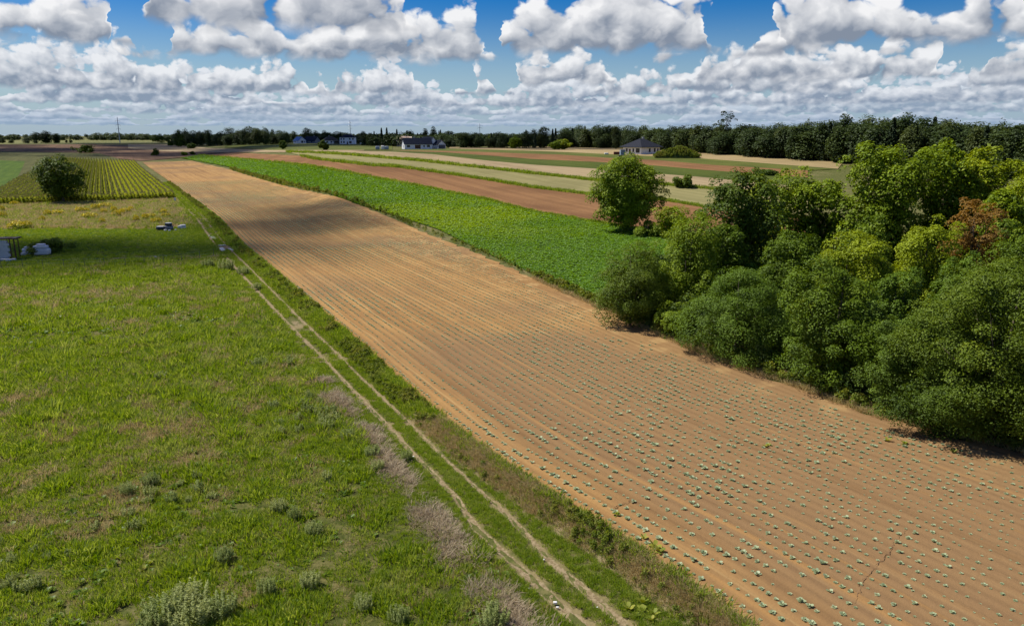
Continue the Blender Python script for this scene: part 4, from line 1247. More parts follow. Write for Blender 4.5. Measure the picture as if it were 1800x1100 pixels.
def forest_tree(x, y, h, wide, proto_, label, group, rz):
    z = float(T0(np.array(x), np.array(y)))
    t = thing('forest_tree', label, 'tree', (x, y, z - .2), rz, group)
    t.scale = (h * wide, h * wide, h)
    obj('trunk', proto_[0], t); obj('crown', proto_[1], t)

def forest_row(front, tops, n, depth, label, group, rows=3, spruce=0.0, wide=(.9, 1.35), seed=0):
    """front: pixels of the foot of the wood's edge; tops: (x, y) of its outline against the sky"""
    rng = np.random.default_rng(seed)
    fx = np.array([p[0] for p in front], float); fy = np.array([p[1] for p in front], float)
    tx = np.array([p[0] for p in tops], float); ty = np.array([p[1] for p in tops], float)
    for r in range(rows):
        m = n // rows
        xs = np.linspace(fx[0], fx[-1], m) + rng.uniform(-.45, .45, m) * (fx[-1] - fx[0]) / m
        for x in xs:
            y = np.interp(x, fx, fy)
            b = unproject([(x, y)])[0]
            d = np.array([b[0], b[1]]); L = np.linalg.norm(d); d = d * (L + depth * (r + rng.uniform(-.6, .6))) / L
            z = float(T0(d[0], d[1]))
            # height that carries the outline, lower for the front rows
            topy = np.interp(x, tx, ty) + rng.normal(0, 3.6) + (rows - 1 - r) * rng.uniform(1.5, 9)
            cyv = (CY - topy) / FPX; cp, sp = math.cos(PITCH), math.sin(PITCH)
            h = CAM_H + d[1] / (cp + cyv * sp) * (-sp + cyv * cp) - z
            h = max(h, 4.0)
            is_s = rng.uniform() < spruce
            pr = SPROTO[rng.integers(2)] if is_s else FPROTO[rng.integers(14)]
            wd = (1.0 if is_s else rng.uniform(*wide) * np.clip(15 / h, .8, 1.5))
            lab = ('dark pointed spruce ' if is_s else 'dark broadleaf tree ') + ('in the front row of ' if r == 0 else 'behind the front row of ' if r == 1 else 'deep inside ') + label
            forest_tree(float(d[0]), float(d[1]), float(h), float(wd), pr, lab, group, float(rng.uniform(0, 6.28)))

# big forest on the right
forest_row([(1000, 259), (1110, 262), (1215, 268), (1482, 286), (1640, 300), (1830, 316)],
           [(1000, 224), (1060, 221), (1180, 222), (1240, 222), (1300, 222), (1370, 217), (1430, 213), (1520, 208), (1620, 206), (1650, 216), (1690, 220), (1750, 218), (1830, 220)],
           150, 8.0, 'the forest across the right', 'trees of the right forest', 3, .10, seed=1)
# the one tree that stands above the forest
bq, hq, _ = PZ(1272, 272, 199)
t = thing('forest_tree', 'loose-crowned tall tree rising above the forest outline behind the hip-roofed house', 'tree', (bq[0] * 1.06, bq[1] * 1.06, float(T0(bq[0] * 1.06, bq[1] * 1.06))))
rng = np.random.default_rng(77)
V, F, rn, C = crown_np(rng, 5.2, 5.2, 8.0, hq * 1.06, 12, 60, 28, .55, .8, .5, .02, .3)
obj('trunk', limb_mesh(rng, C, 7.0, .35, hq * 1.06, BARK), t); obj('crown', mesh_np('crown', V, F, [FOREST['a']], {'rnd': rn}), t)
# wood between the two groups of houses and behind them
forest_row([(775, 259), (850, 260), (940, 261), (1005, 259)], [(775, 236), (800, 233), (830, 238), (870, 232), (910, 237), (945, 226), (980, 224), (1005, 226)],
           30, 10.0, 'the wood right of the long white house', 'trees of the middle wood', 2, .22, seed=2)
forest_row([(655, 256), (700, 256), (785, 256)], [(655, 230), (672, 224), (690, 231), (720, 229), (745, 229), (770, 226), (785, 232)],
           24, 14.0, 'the trees behind the long white house', 'trees behind the long house', 2, .55, seed=3)
forest_row([(450, 251), (520, 251.5), (600, 252), (660, 253)], [(450, 230), (480, 228), (540, 229), (590, 234), (612, 231), (640, 235), (660, 236)],
           26, 16.0, 'the wood behind the far houses', 'trees behind the far houses', 2, .08, seed=4)
forest_row([(310, 256), (380, 256), (430, 255), (500, 254)], [(310, 230), (350, 229), (400, 229), (428, 225), (450, 226), (480, 230), (500, 230)],
           34, 16.0, 'the far wood left of the houses', 'trees of the left far wood', 2, .0, seed=5)
forest_row([(-40, 251.5), (30, 252), (75, 252), (122, 251.5)], [(-40, 240), (20, 239), (60, 240), (100, 238), (122, 242)],
           18, 18.0, 'the far clump at the left', 'trees of the far left clump', 2, .0, (1.2, 1.8), seed=6)
# distant tree lines on the horizon: one mass
def distant_woods():
    rng = np.random.default_rng(8)
    Vs, Fs, rs_, off = [], [], [], 0
    V0, F0, r0, _ = crown_np(rng, .42, .42, .0, 1.0, 7, 24, 12, .16, .8, .5, .05)
    for (x0, x1, y, top, n, far) in [(-120, 300, 247, 236.5, 120, 1.0), (150, 270, 246.5, 233.5, 30, 1.0), (-120, 1000, 242, 235.5, 260, 1.8), (300, 1100, 244, 234.5, 200, 1.4), (310, 660, 251.5, 234, 90, 1.0), (640, 1010, 257.5, 235, 90, 1.0), (1000, 1300, 259, 227, 110, 1.0), (1300, 1820, 268, 222, 130, 1.0)]:
        for x in rng.uniform(x0, x1, n):
            b = unproject([(x, y)])[0]; k = rng.uniform(1.0, 1.12) * 1.0
            h = (y - top) * b[1] / FPX * rng.uniform(.55, 1.05)
            wv = h * rng.uniform(1.0, 1.7)
            a = rng.uniform(0, 6.28); ca, sa = math.cos(a), math.sin(a)
            W = np.stack([(V0[:, 0] * ca - V0[:, 1] * sa) * wv + b[0] * k, (V0[:, 0] * sa + V0[:, 1] * ca) * wv + b[1] * k, V0[:, 2] * h + b[2] - .5], 1)
            Vs.append(W); Fs.append(F0 + off); rs_.append(r0); off += len(W)
    stuff(obj('distant_woods', mesh_np('distant_woods', np.concatenate(Vs), np.concatenate(Fs), [FOREST['a']], {'rnd': np.concatenate(rs_)})), 'dark tree masses inside the far woods and along the horizon')
distant_woods()

# undergrowth below the wood's trees
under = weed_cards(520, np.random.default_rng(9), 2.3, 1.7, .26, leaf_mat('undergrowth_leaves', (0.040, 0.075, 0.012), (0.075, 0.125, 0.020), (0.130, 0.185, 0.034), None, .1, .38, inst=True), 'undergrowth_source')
rgu = np.random.default_rng(91)
p = poly_points([(1850, 796), (1700, 768), (1545, 726), (1400, 672), (1250, 618), (1150, 576), (1080, 545)], [(1850, 480), (1700, 470), (1545, 465), (1420, 458), (1300, 452), (1220, 450), (1150, 480)], 620, rgu)
s, c = sc_of(p[:, 0], p[:, 1]); p = p[c > cr(s) + 1.3]
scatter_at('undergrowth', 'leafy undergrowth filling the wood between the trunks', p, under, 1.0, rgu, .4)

# ------------------------------------------------------------------ buildings
WHITE = plain('white_render', (0.80, 0.80, 0.79), .85, .2, .05, .6)
CREAM = plain('cream_render', (0.55, 0.47, 0.37), .85, .2, .06, .6)
GREYW = plain('grey_render', (0.26, 0.27, 0.28), .85, .2, .06, .6)
PINKR = plain('pale_clay_tile', (0.44, 0.32, 0.25), .8, .2, .12, 2)
BLUER = plain('blue_sheet_roof', (0.045, 0.13, 0.30), .45, .4, .1, 1)
WOOD = plain('brown_timber', (0.115, 0.065, 0.040), .8, .2, .25, 4)
WOODG = plain('weathered_timber', (0.20, 0.17, 0.135), .9, .1, .25, 4)
FRAME = plain('window_frame', (0.10, 0.10, 0.11), .6, .3, .05)
STEEL = plain('galvanised_steel', (0.33, 0.35, 0.38), .55, .5, .1, 1, .6)
PANEM, _n, _b = material('window_glass', .08, .6)
_n.put(_b.inputs['Base Color'], (0.025, 0.030, 0.038))

def roof_tile(name, c):
    """interlocking tiles: courses across the slope in low relief"""
    m, N, b = material(name, .85, .12)
    tc = N.new('ShaderNodeTexCoord').outputs['Object']
    x, y, z = N.sep(tc)
    crs = N.m('FRACT', N.mul(z, 4.2))
    n = N.noise(tc, 1.8, 4, .6)
    col = N.mix(N.ss(n, .3, .7), tuple(v * .8 for v in c), tuple(v * 1.2 for v in c))
    col = N.mix(N.mul(N.ss(crs, .0, .18, 1, 0), .4), col, tuple(v * .5 for v in c))
    N.put(b.inputs['Base Color'], col)
    bump(N, b, crs, .5, .04)
    return m
SLATE = roof_tile('dark_grey_tiles', (0.022, 0.025, 0.034))
SLATE2 = roof_tile('dark_blue_tiles', (0.020, 0.026, 0.042))

def window(t, x, z, w, h, side='f', at=0.0, frame=FRAME):
    """window in a wall: frame proud of the wall, pane set in the frame"""
    f = MB(); p = MB(); b = .09
    def bx(m, x0, x1, z0, z1, d0, d1):
        if side == 'f': m.box(x0, x1, at - d1, at - d0, z0, z1)
        elif side == 'l': m.box(at - d1, at - d0, x0, x1, z0, z1)
        elif side == 'r': m.box(at + d0, at + d1, x0, x1, z0, z1)
    bx(f, x - w / 2, x - w / 2 + b, z, z + h, -.02, .05); bx(f, x + w / 2 - b, x + w / 2, z, z + h, -.02, .05)
    bx(f, x - w / 2 + b, x + w / 2 - b, z, z + b, -.02, .048); bx(f, x - w / 2 + b, x + w / 2 - b, z + h - b, z + h, -.02, .048)
    if w > 1.3: bx(f, x - .04, x + .04, z + b, z + h - b, -.02, .046)
    bx(p, x - w / 2 + b, x + w / 2 - b, z + b, z + h - b, -.02, .02)
    o = f.build('window', frame, t); p.build('pane', PANEM, o)

def door(t, x, w, h, mat, side='f', at=0.0):
    d = MB(); hd = MB()
    if side == 'f': d.box(x - w / 2, x + w / 2, at - .06, at + .02, 0.02, h); hd.box(x + w * .33, x + w * .40, at - .12, at - .06, 1.0, 1.14)
    elif side == 'l': d.box(at - .06, at + .02, x - w / 2, x + w / 2, 0.02, h); hd.box(at - .12, at - .06, x + w * .33, x + w * .40, 1.0, 1.14)
    o = d.build('door', mat, t); hd.build('handle', STEEL, o)

def gable_body(L, W, H, RH):
    m = MB(); x, y = L / 2, W / 2
    m.poly([(-x, -y, -.4), (x, -y, -.4), (x, y, -.4), (-x, y, -.4), (-x, -y, H), (x, -y, H), (x, y, H), (-x, y, H), (-x, 0, H + RH), (x, 0, H + RH)],
           [(0, 3, 2, 1), (0, 1, 5, 4), (2, 3, 7, 6), (1, 2, 6, 9, 5), (3, 0, 4, 8, 7), (4, 5, 9, 8), (6, 7, 8, 9)])
    return m
def gable_roof(L, W, H, RH, ov=.45, th=.16):
    m = MB(); x, y = L / 2 + ov, W / 2 + ov
    e = H - RH * ov / (W / 2) + .04; t = H + RH + .04
    for s in (-1, 1):
        a = [(-x, s * y, e), (x, s * y, e), (x, 0, t), (-x, 0, t)]; b = [(q[0], q[1], q[2] + th) for q in a]
        f = [(0, 1, 2, 3), (4, 7, 6, 5), (0, 4, 5, 1), (1, 5, 6, 2), (2, 6, 7, 3), (3, 7, 4, 0)]
        m.poly(a + b, f if s > 0 else [tuple(reversed(q)) for q in f])
    return m
def hip_roof(L, W, H, RH, ridge, ov=.8, th=.14):
    m = MB(); x, y, r = L / 2 + ov, W / 2 + ov, ridge / 2
    m.poly([(-x, -y, H), (x, -y, H), (x, y, H), (-x, y, H), (-x, -y, H + th), (x, -y, H + th), (x, y, H + th), (-x, y, H + th), (-r, 0, H + RH), (r, 0, H + RH)],
           [(0, 3, 2, 1), (0, 1, 5, 4), (1, 2, 6, 5), (2, 3, 7, 6), (3, 0, 4, 7), (4, 5, 9, 8), (5, 6, 9), (6, 7, 8, 9), (7, 4, 8)])
    return m
def box_body(L, W, H):
    m = MB(); m.box(-L / 2, L / 2, -W / 2, W / 2, -.4, H); return m
def chimney(r, x, y, z0, z1, mat=GREYW, w=.45):
    m = MB(); m.box(x - w, x + w, y - w, y + w, z0, z1); m.box(x - w - .08, x + w + .08, y - w - .08, y + w + .08, z1, z1 + .12)
    m.build('chimney', mat, r)

def site(x, y, back=0.0):
    b = P(x, y); d = np.array([b[0], b[1]]); L = np.linalg.norm(d); d = d * (L + back) / L
    return (float(d[0]), float(d[1]), float(T0(d[0], d[1])))

# hip-roofed bungalow on the right
t = thing('bungalow', 'white bungalow with a wide dark hipped roof in front of the forest', 'house', site(1127, 271.5, 8.5), rad(38))
box_body(12.6, 11.6, 2.95).build('wall', WHITE, t)
r = hip_roof(12.6, 11.6, 2.97, 4.0, 2.2, 1.3).build('roof', SLATE, t); chimney(r, 2.0, 1.0, 5.5, 7.6)
g = MB(); g.box(-7.5, 7.5, -7.02, -6.92, 2.86, 2.99); g.box(-7.52, -7.42, -6.9, 6.9, 2.86, 2.99); g.build('gutter', FRAME, r)
for x in (-.6, 2.9): window(t, x, .75, 1.2, 1.75, 'f', -5.8)
window(t, 5.0, .9, 1.0, 1.5, 'f', -5.8)
window(t, -3.6, .5, 2.4, 2.0, 'l', -6.3); window(t, -.8, .7, 1.0, 1.7, 'l', -6.3); window(t, 3.4, .9, 1.1, 1.5, 'l', -6.3)
door(t, 1.4, 1.1, 2.15, WOOD, 'l', -6.3)
# grassed soil mound and things beside the bungalow
def mound(name, label, x, y, L, W, H, rz, mat, seed=0, cat='mound'):
    rng = np.random.default_rng(seed); nu, nv = 40, 20
    u = np.linspace(-1, 1, nu)[:, None] + np.zeros((1, nv)); v = np.linspace(-1, 1, nv)[None] + np.zeros((nu, 1))
    q = np.clip(1 - np.abs(u) ** 2.6, 0, 1) ** .7 * np.clip(1 - np.abs(v) ** 2.2, 0, 1) ** .8
    Z = H * q * (1 + .18 * np.sin(u * 5 + 1) + .1 * np.sin(u * 11 + v * 4)) + rng.normal(0, .05, q.shape) - .15
    V = np.stack([u * L / 2, v * W / 2, Z], -1).reshape(-1, 3)
    o = obj(name, mesh_np(name, V, grid(nu, nv), [mat], {'cc': V[:, 0], 'ss': V[:, 1]}, smooth=True), None, site(x, y), rz)
    return tag(o, label, cat), V
mo, MV = mound('soil_mound', 'long grass-grown soil mound right of the hip-roofed bungalow', 1190, 277.5, 19, 7, 3.3, rad(-10), field_mat('mound_grass', (0.040, 0.060, 0.014), (0.075, 0.100, 0.025)), 3)
mp = MV[RNG.integers(0, len(MV), 900)] + RNG.normal(0, .3, (900, 3)) * [1, 1, .2]; mp = mp[mp[:, 2] > .2]
ca, sa = math.cos(rad(-10)), math.sin(rad(-10)); ml = np.array(mo.location)
mp = np.stack([mp[:, 0] * ca - mp[:, 1] * sa, mp[:, 0] * sa + mp[:, 1] * ca, mp[:, 2]], 1) + ml
scatter_at('mound_weeds', 'weeds covering the soil mound', mp, weed2, 1.6, rg)

def lumpy_box(name, sx, sy, sz, mat, parent=None, seed=0, bev=.12, jit=.03, loc=(0, 0, 0), rz=0.0, n=5):
    """rounded, slightly slack box (wrapped or filled goods)"""
    rng = np.random.default_rng(seed)
    import bmesh
    bm = bmesh.new(); bmesh.ops.create_cube(bm, size=1.0)
    bmesh.ops.subdivide_edges(bm, edges=bm.edges, cuts=n, use_grid_fill=True)
    ph = rng.uniform(0, 6, 6)
    for v in bm.verts:
        p = np.array(v.co) * 2
        q = p / max(np.abs(p).max(), 1e-6)
        rr = np.linalg.norm(p, ord=6) ; p = p / max(rr, 1e-6) * (1 - bev) + p * bev
        w = 1 + jit * (math.sin(p[0] * 4 + ph[0]) * math.sin(p[1] * 5 + ph[1]) + math.sin(p[2] * 5 + ph[2]) * .7 + rng.normal(0, .4))
        v.co = (p[0] * sx / 2 * w, p[1] * sy / 2 * w, (p[2] + 1) * sz / 2)
    me = bpy.data.meshes.new(name); bm.to_mesh(me); bm.free(); me.materials.append(mat)
    me.polygons.foreach_set('use_smooth', [True] * len(me.polygons))
    return obj(name, me, parent, loc, rz)
def pallet(parent, L, W, z=0.0):
    for y in np.linspace(-W / 2 + .05, W / 2 - .05, 3):
        m = MB(); m.box(-L / 2, L / 2, y - .05, y + .05, z, z + .10); m.build('bearer', WOODG, parent)
    for x in np.linspace(-L / 2 + .06, L / 2 - .06, 5):
        m = MB(); m.box(x - .05, x + .05, -W / 2, W / 2, z + .102, z + .125); m.build('plank', WOODG, parent)
FOIL = plain('white_foil', (0.62, 0.62, 0.64), .5, .4, .06, 2)
BAG = plain('white_bag', (0.66, 0.65, 0.62), .8, .2, .08, 3)
DARKFOIL = plain('black_foil', (0.018, 0.018, 0.020), .45, .5, .2, 2)
TANK = plain('grey_blue_sheet', (0.22, 0.27, 0.33), .5, .4, .08, 1)
BRICKR = plain('red_brown_brick', (0.16, 0.055, 0.040), .9, .1, .2, 3)

t = thing('storage_tank', 'blue-grey upright sheet container at the left corner of the hip-roofed bungalow', 'container', site(1094, 272.5), rad(8))
m = MB(); m.box(-1.05, 1.05, -1, 1, -.2, 2.3); m.build('body', TANK, t)
m = MB(); m.box(-1.12, 1.12, -1.07, 1.07, 2.3, 2.42); m.build('lid', STEEL, t)
for x in (-.7, 0, .7):
    m = MB(); m.box(x - .05, x + .05, -1.06, -1.0, -.1, 2.28); m.build('rib', TANK, t)
t = thing('brick_stack', 'low red-brown stack of bricks left of the blue-grey container', 'bricks', site(1084.5, 271.8), rad(4))
for i in range(5):
    for j in range(3):
        m = MB(); m.box(-1.5 + i * .61, -.92 + i * .61, -.6 + (i % 2) * .03, .6, j * .42, j * .42 + .40); m.build('brick_pack', BRICKR, t)
lumpy_box('white_bag', 1.9, 1.2, .8, BAG, None, 5, loc=site(1066, 271.8)); tag(bpy.data.objects['white_bag'], 'white filled bag on the grass left of the brick stack', 'bag')

def tractor(loc, rz):
    GR = plain('dark_machine_paint', (0.045, 0.047, 0.050), .45, .5, .2, 2); RD = plain('red_machine_paint', (0.26, 0.03, 0.025), .5, .4, .15, 2)
    RUB = plain('tyre_rubber', (0.018, 0.018, 0.018), .9, .2, .1)
    t = thing('tractor', 'small dark tractor with a red implement beside the top of the lone tree', 'tractor', loc, rz)
    m = MB(); m.box(-1.9, -.1, -.42, .42, .8, 1.5); m.box(-1.95, -1.6, -.38, .38, .7, 1.35); m.box(-.1, 1.4, -.5, .5, .7, 1.2); m.build('body', GR, t)
    m = MB()
    for x, y in ((0, -.62), (0, .62), (1.25, -.62), (1.25, .62)): m.box(x - .05, x + .05, y - .05, y + .05, 1.2, 2.5)
    m.box(-.15, 1.4, -.74, .74, 2.5, 2.62); cab = m.build('cab', GR, t)
    m = MB(); m.box(.05, 1.2, -.64, -.62, 1.3, 2.48); m.box(.05, 1.2, .62, .64, 1.3, 2.48); m.box(-.03, -.01, -.57, .57, 1.5, 2.48); m.build('pane', PANEM, cab)
    for x, y, rr, w in ((-1.45, -.72, .48, .28), (-1.45, .72, .48, .28), (.95, -.82, .80, .42), (.95, .82, .80, .42)):
        wv = MB(); wv.tube([(x, y - w / 2, rr), (x, y - w * .35, rr), (x, y + w * .35, rr), (x, y + w / 2, rr)], [rr * .88, rr, rr, rr * .88], 18)
        wh = wv.build('wheel', RUB, t); h = MB(); h.tube([(x, y - w * .56, rr), (x, y + w * .56, rr)], [rr * .5, rr * .5], 12); h.build('rim', RD, wh)
    m = MB(); m.box(-3.2, -2.2, -1.1, 1.1, .25, .75); m.box(-2.25, -1.9, -.12, .12, .55, .75); m.build('implement', RD, t)
tractor(site(1087, 285.0), rad(8))

# long white house with dark gabled roofs
t = thing('long_house', 'long white single-storey house with dark gabled roofs in the centre distance', 'house', site(733, 261.5, 3), rad(20))
gable_body(17.5, 8.2, 2.9, 3.5).build('wall', WHITE, t)
r = gable_roof(17.5, 8.2, 2.9, 3.5).build('roof', SLATE2, t); chimney(r, -1.5, .9, 5.2, 7.2)
window(t, -6.3, .8, 1.9, 1.4, 'f', -4.1); window(t, 3.6, 1.0, .8, 1.1, 'f', -4.1); window(t, 6.4, .8, 1.9, 1.5, 'f', -4.1)
door(t, -.4, 3.6, 2.3, WOOD, 'f', -4.1)
window(t, -1.6, .6, 1.0, 1.5, 'l', -8.75); window(t, 0.0, 3.7, .7, 1.0, 'l', -8.75)
def at_(t, name, mb, mat, x, y, rz): return mb.build(name, mat, t, (x, y, 0), rz)
at_(t, 'wing', gable_body(9.5, 8.0, 3.0, 4.0), WHITE, 9.0, 6.2, rad(-62))
wr = at_(t, 'wing_roof', gable_roof(9.5, 8.0, 3.0, 4.0), SLATE2, 9.0, 6.2, rad(-62))
at_(t, 'garage', gable_body(7.5, 6.6, 2.5, 2.6), WHITE, 14.2, 2.8, rad(-62))
at_(t, 'garage_roof', gable_roof(7.5, 6.6, 2.5, 2.6), SLATE2, 14.2, 2.8, rad(-62))
m = MB(); m.box(-2.6, 2.6, -.09, 0, 0, 2.3); gd = m.build('garage_door', FRAME, t, (16.0, -.95, 0), rad(28))
# cream house behind it
t = thing('cream_house', 'cream house with a pale clay-tiled roof behind the long white house', 'house', site(711, 257.5, 6), rad(8))
gable_body(11.5, 8.5, 3.6, 3.6).build('wall', CREAM, t); r = hip_roof(11.5, 8.5, 3.62, 3.8, 6.5, .5).build('roof', PINKR, t); chimney(r, 1, .5, 6, 8, CREAM)
window(t, -4.2, .8, 1.2, 1.6, 'f', -4.25); window(t, -1.5, .8, 1.2, 1.6, 'f', -4.25); window(t, -1.5, .9, 1.2, 1.6, 'l', -5.75)
t = thing('clay_roof_house', 'house with a pale reddish roof just showing over the long dark roof', 'house', site(741, 254.5, 5), rad(-10))
box_body(11, 9, 4.2).build('wall', CREAM, t); hip_roof(11, 9, 4.22, 3.6, 4, .5).build('roof', PINKR, t)
window(t, 0, 1.2, 1.2, 1.5, 'f', -4.5)
# two-storey white house
t = thing('two_storey_house', 'white two-storey house with a dark hipped roof in the far row', 'house', site(612, 253.6, 5), rad(6))
box_body(14.2, 10.5, 6.0).build('wall', WHITE, t); r = hip_roof(14.2, 10.5, 6.02, 2.6, 5.5, .6).build('roof', SLATE, t); chimney(r, 3, 1, 7, 9.2)
for x in (-5.6, -3.2, 2.2, 5.0): window(t, x, 3.9, 1.2, 1.5, 'f', -5.25)
for x in (-5.6, -3.2): window(t, x, .9, 1.2, 1.9, 'f', -5.25)
window(t, 2.6, .7, 2.2, 2.0, 'f', -5.25); door(t, 0, 1.2, 2.2, WOOD, 'f', -5.25)
# small white garage
t = thing('white_garage', 'small white outbuilding with dark roof right of the two-storey house', 'garage', site(640, 253.3, 2), rad(14))
gable_body(7.6, 5, 2.3, 1.5).build('wall', WHITE, t); gable_roof(7.6, 5, 2.3, 1.5, .3).build('roof', SLATE, t); door(t, 0, 1.8, 2.0, FRAME, 'l', -3.8); window(t, 1.5, 1.0, 1.0, .8, 'f', -2.5)
# blue-roofed house
t = thing('blue_roof_house', 'small white house with a bright blue roof at the left of the far row', 'house', site(527, 252.6, 4), rad(-48))
gable_body(11, 8.6, 3.0, 3.6).build('wall', WHITE, t); gable_roof(11, 8.6, 3.0, 3.6, .5).build('roof', BLUER, t)
window(t, 0, .8, 2.2, 2.0, 'r', 5.5); window(t, 2.6, .9, 1.0, 1.4, 'r', 5.5); window(t, -1.5, .9, 1.2, 1.4, 'f', -4.3)
# dark-roofed house
t = thing('dark_roof_house', 'house under a broad dark roof between blue-roofed and hipped white house', 'house', site(549, 252.2, 5), rad(-20))
gable_body(13, 10.5, 2.8, 4.0).build('wall', GREYW, t); r = gable_roof(13, 10.5, 2.8, 4.0, .7).build('roof', SLATE2, t); chimney(r, 2, 1, 5, 7.8)
window(t, -3, .8, 1.5, 1.4, 'f', -5.25); window(t, 3, .8, 1.5, 1.4, 'f', -5.25)
t = thing('hipped_house', 'white house with dark hipped roof left of the two-storey house', 'house', site(581, 252.8, 5), rad(24))
box_body(13.5, 10, 3.0).build('wall', WHITE, t); r = hip_roof(13.5, 10, 3.02, 3.9, 4.5, .8).build('roof', SLATE, t); chimney(r, -1, 1, 5, 7.6)
window(t, -4, .8, 1.6, 1.5, 'f', -5); window(t, 0, .8, 1.6, 1.5, 'f', -5); window(t, 3.5, .4, 2.2, 2.0, 'f', -5)
t = thing('carport', 'low dark carport between hipped white house and two-storey house', 'carport', site(594, 253.0, 2), rad(4))
m = MB(); m.box(-4.2, 4.2, -3, 3, 2.5, 2.75); m.build('roof', SLATE, t)
for x in (-4, 4):
    for y in (-2.8, 2.8): m = MB(); m.box(x - .1, x + .1, y - .1, y + .1, -.2, 2.5); m.build('post', FRAME, t)
m = MB(); m.box(-4.1, 4.1, 2.85, 2.95, 0, 2.5); m.build('back_wall', FRAME, t)
# pale frames / bags on the plot left of the long house
for k, (x, w) in enumerate(((664, 2.4), (673, 2.0), (680, 2.2))):
    lumpy_box('bulk_bag', w, 1.8, 2.0 + .3 * (k % 2), TANK if k != 1 else BAG, None, 20 + k, loc=site(x, 263.2))
for o in [o for o in bpy.data.objects if o.name.startswith('bulk_bag')]:
    tag(o, 'pale bulky bag among bushes left of the long white house', 'bag', 'bulky bags left of the long house')

# ------------------------------------------------------------------ pylons
def pylon(x, y, top, label, arms, seed):
    b, h, mpp = PZ(x, y, top)
    t = thing('power_pylon', label, 'pylon', b, rad(-24 + seed))
    m = MB(); m.tube([(0, 0, -.5), (0, 0, h * .5), (0, 0, h)], [h * .020, h * .015, h * .009], 10); m.build('mast', STEEL, t)
    for f, w in arms:
        m = MB(); m.tube([(-w, 0, h * f), (0, 0, h * f + .35), (w, 0, h * f)], [.10, .22, .10], 6); a = m.build('cross_arm', STEEL, t)
        for s in (-1, 1):
            q = MB(); q.tube([(s * w * .95, 0, h * f - .05), (s * w * .95, 0, h * f - 1.6)], [.10, .10], 6); q.build('insulator', FRAME, a)
pylon(211, 251.5, 206, 'tall grey power pylon standing over the far fields on the left', ((.86, 4.3), (.70, 4.0), (.55, 3.4)), 0)
pylon(616.5, 247, 212, 'grey power pylon behind the two-storey white house', ((.88, 4.0), (.74, 3.6), (.60, 3.0)), 4)
pylon(843.5, 248, 217, 'small far power pylon above the middle wood', ((.88, 4.0), (.74, 3.6)), 8)

# ------------------------------------------------------------------ the plot on the left
# lean-to of white blocks and timber at the frame edge
b = P(6, 455)
t = thing('block_shed', 'white block wall with a dark timber canopy at the left frame edge', 'shed', b, rad(10))
BLK = plain('aerated_block', (0.58, 0.58, 0.57), .95, .1, .06, 2)
for r_ in range(7):
    for c_ in range(6):
        o_ = .3 if r_ % 2 else 0.0
        m = MB(); m.box(-2.9 + c_ * .64 + o_, -2.9 + c_ * .64 + o_ + .625, -.5, .0, r_ * .40, r_ * .40 + .385); m.build('block', BLK, t)
for x in (1.35, 1.95):
    for y in (-.4, .9):
        m = MB(); m.box(x - .06, x + .06, y - .06, y + .06, -.2, 2.95 - .15 * (y > 0)); m.build('post', WOOD, t)
for y in (-.45, .3, 1.0):
    m = MB(); m.box(-3.0, 2.5, y - .05, y + .05, 2.95, 3.1); m.build('beam', WOOD, t)
for k in range(8):
    m = MB(); m.box(-2.9 + k * .66, -2.9 + k * .66 + .6, -.75, 1.25, 3.105, 3.14); m.build('roof_board', WOODG if k % 3 else WOOD, t)
m = MB(); m.box(-2.7, -.9, -.6, .3, 3.145, 3.28); m.build('roof_slab', BLK, t)
for k, (x, y, w) in enumerate(((7, 458.5, .9), (16, 458.8, .7), (24, 458, .6))):
    o = lumpy_box('rubble_stone', w, .5, .3, BLK, None, 70 + k, .4, .08, loc=P(x, y), n=3)
    tag(o, 'pale rubble stone lying before the block wall', 'stone', 'rubble before the block wall')
t = thing('block_stack', 'large white foil-wrapped stack of building blocks with a smaller layer on top', 'block stack', P(75, 449), rad(6))
pallet(t, 2.2, 1.2)
lumpy_box('wrapped_layer', 2.25, 1.2, 1.0, FOIL, t, 1, .10, .02, (0, 0, .13)); lumpy_box('wrapped_layer', 1.95, 1.15, .42, FOIL, t, 2, .10, .02, (-.1, 0, 1.12)); lumpy_box('top_block', 1.15, .9, .26, FOIL, t, 3, .10, .02, (-.05, 0, 1.53))
t = thing('block_stack', 'smaller slumped white wrapped stack between the shed and the large stack', 'block stack', P(50, 447.5), rad(-8))
pallet(t, 1.4, 1.0)
lumpy_box('wrapped_layer', 1.45, 1.0, .85, FOIL, t, 4, .3, .05, (0, 0, .13)); lumpy_box('wrapped_layer', .9, .8, .35, FOIL, t, 5, .3, .05, (.1, 0, .92), .2)
o = lumpy_box('white_sack', .75, .55, .42, BAG, None, 6, .6, .06, loc=P(43, 448.5)); tag(o, 'white sack lying left of the slumped wrapped stack', 'sack')
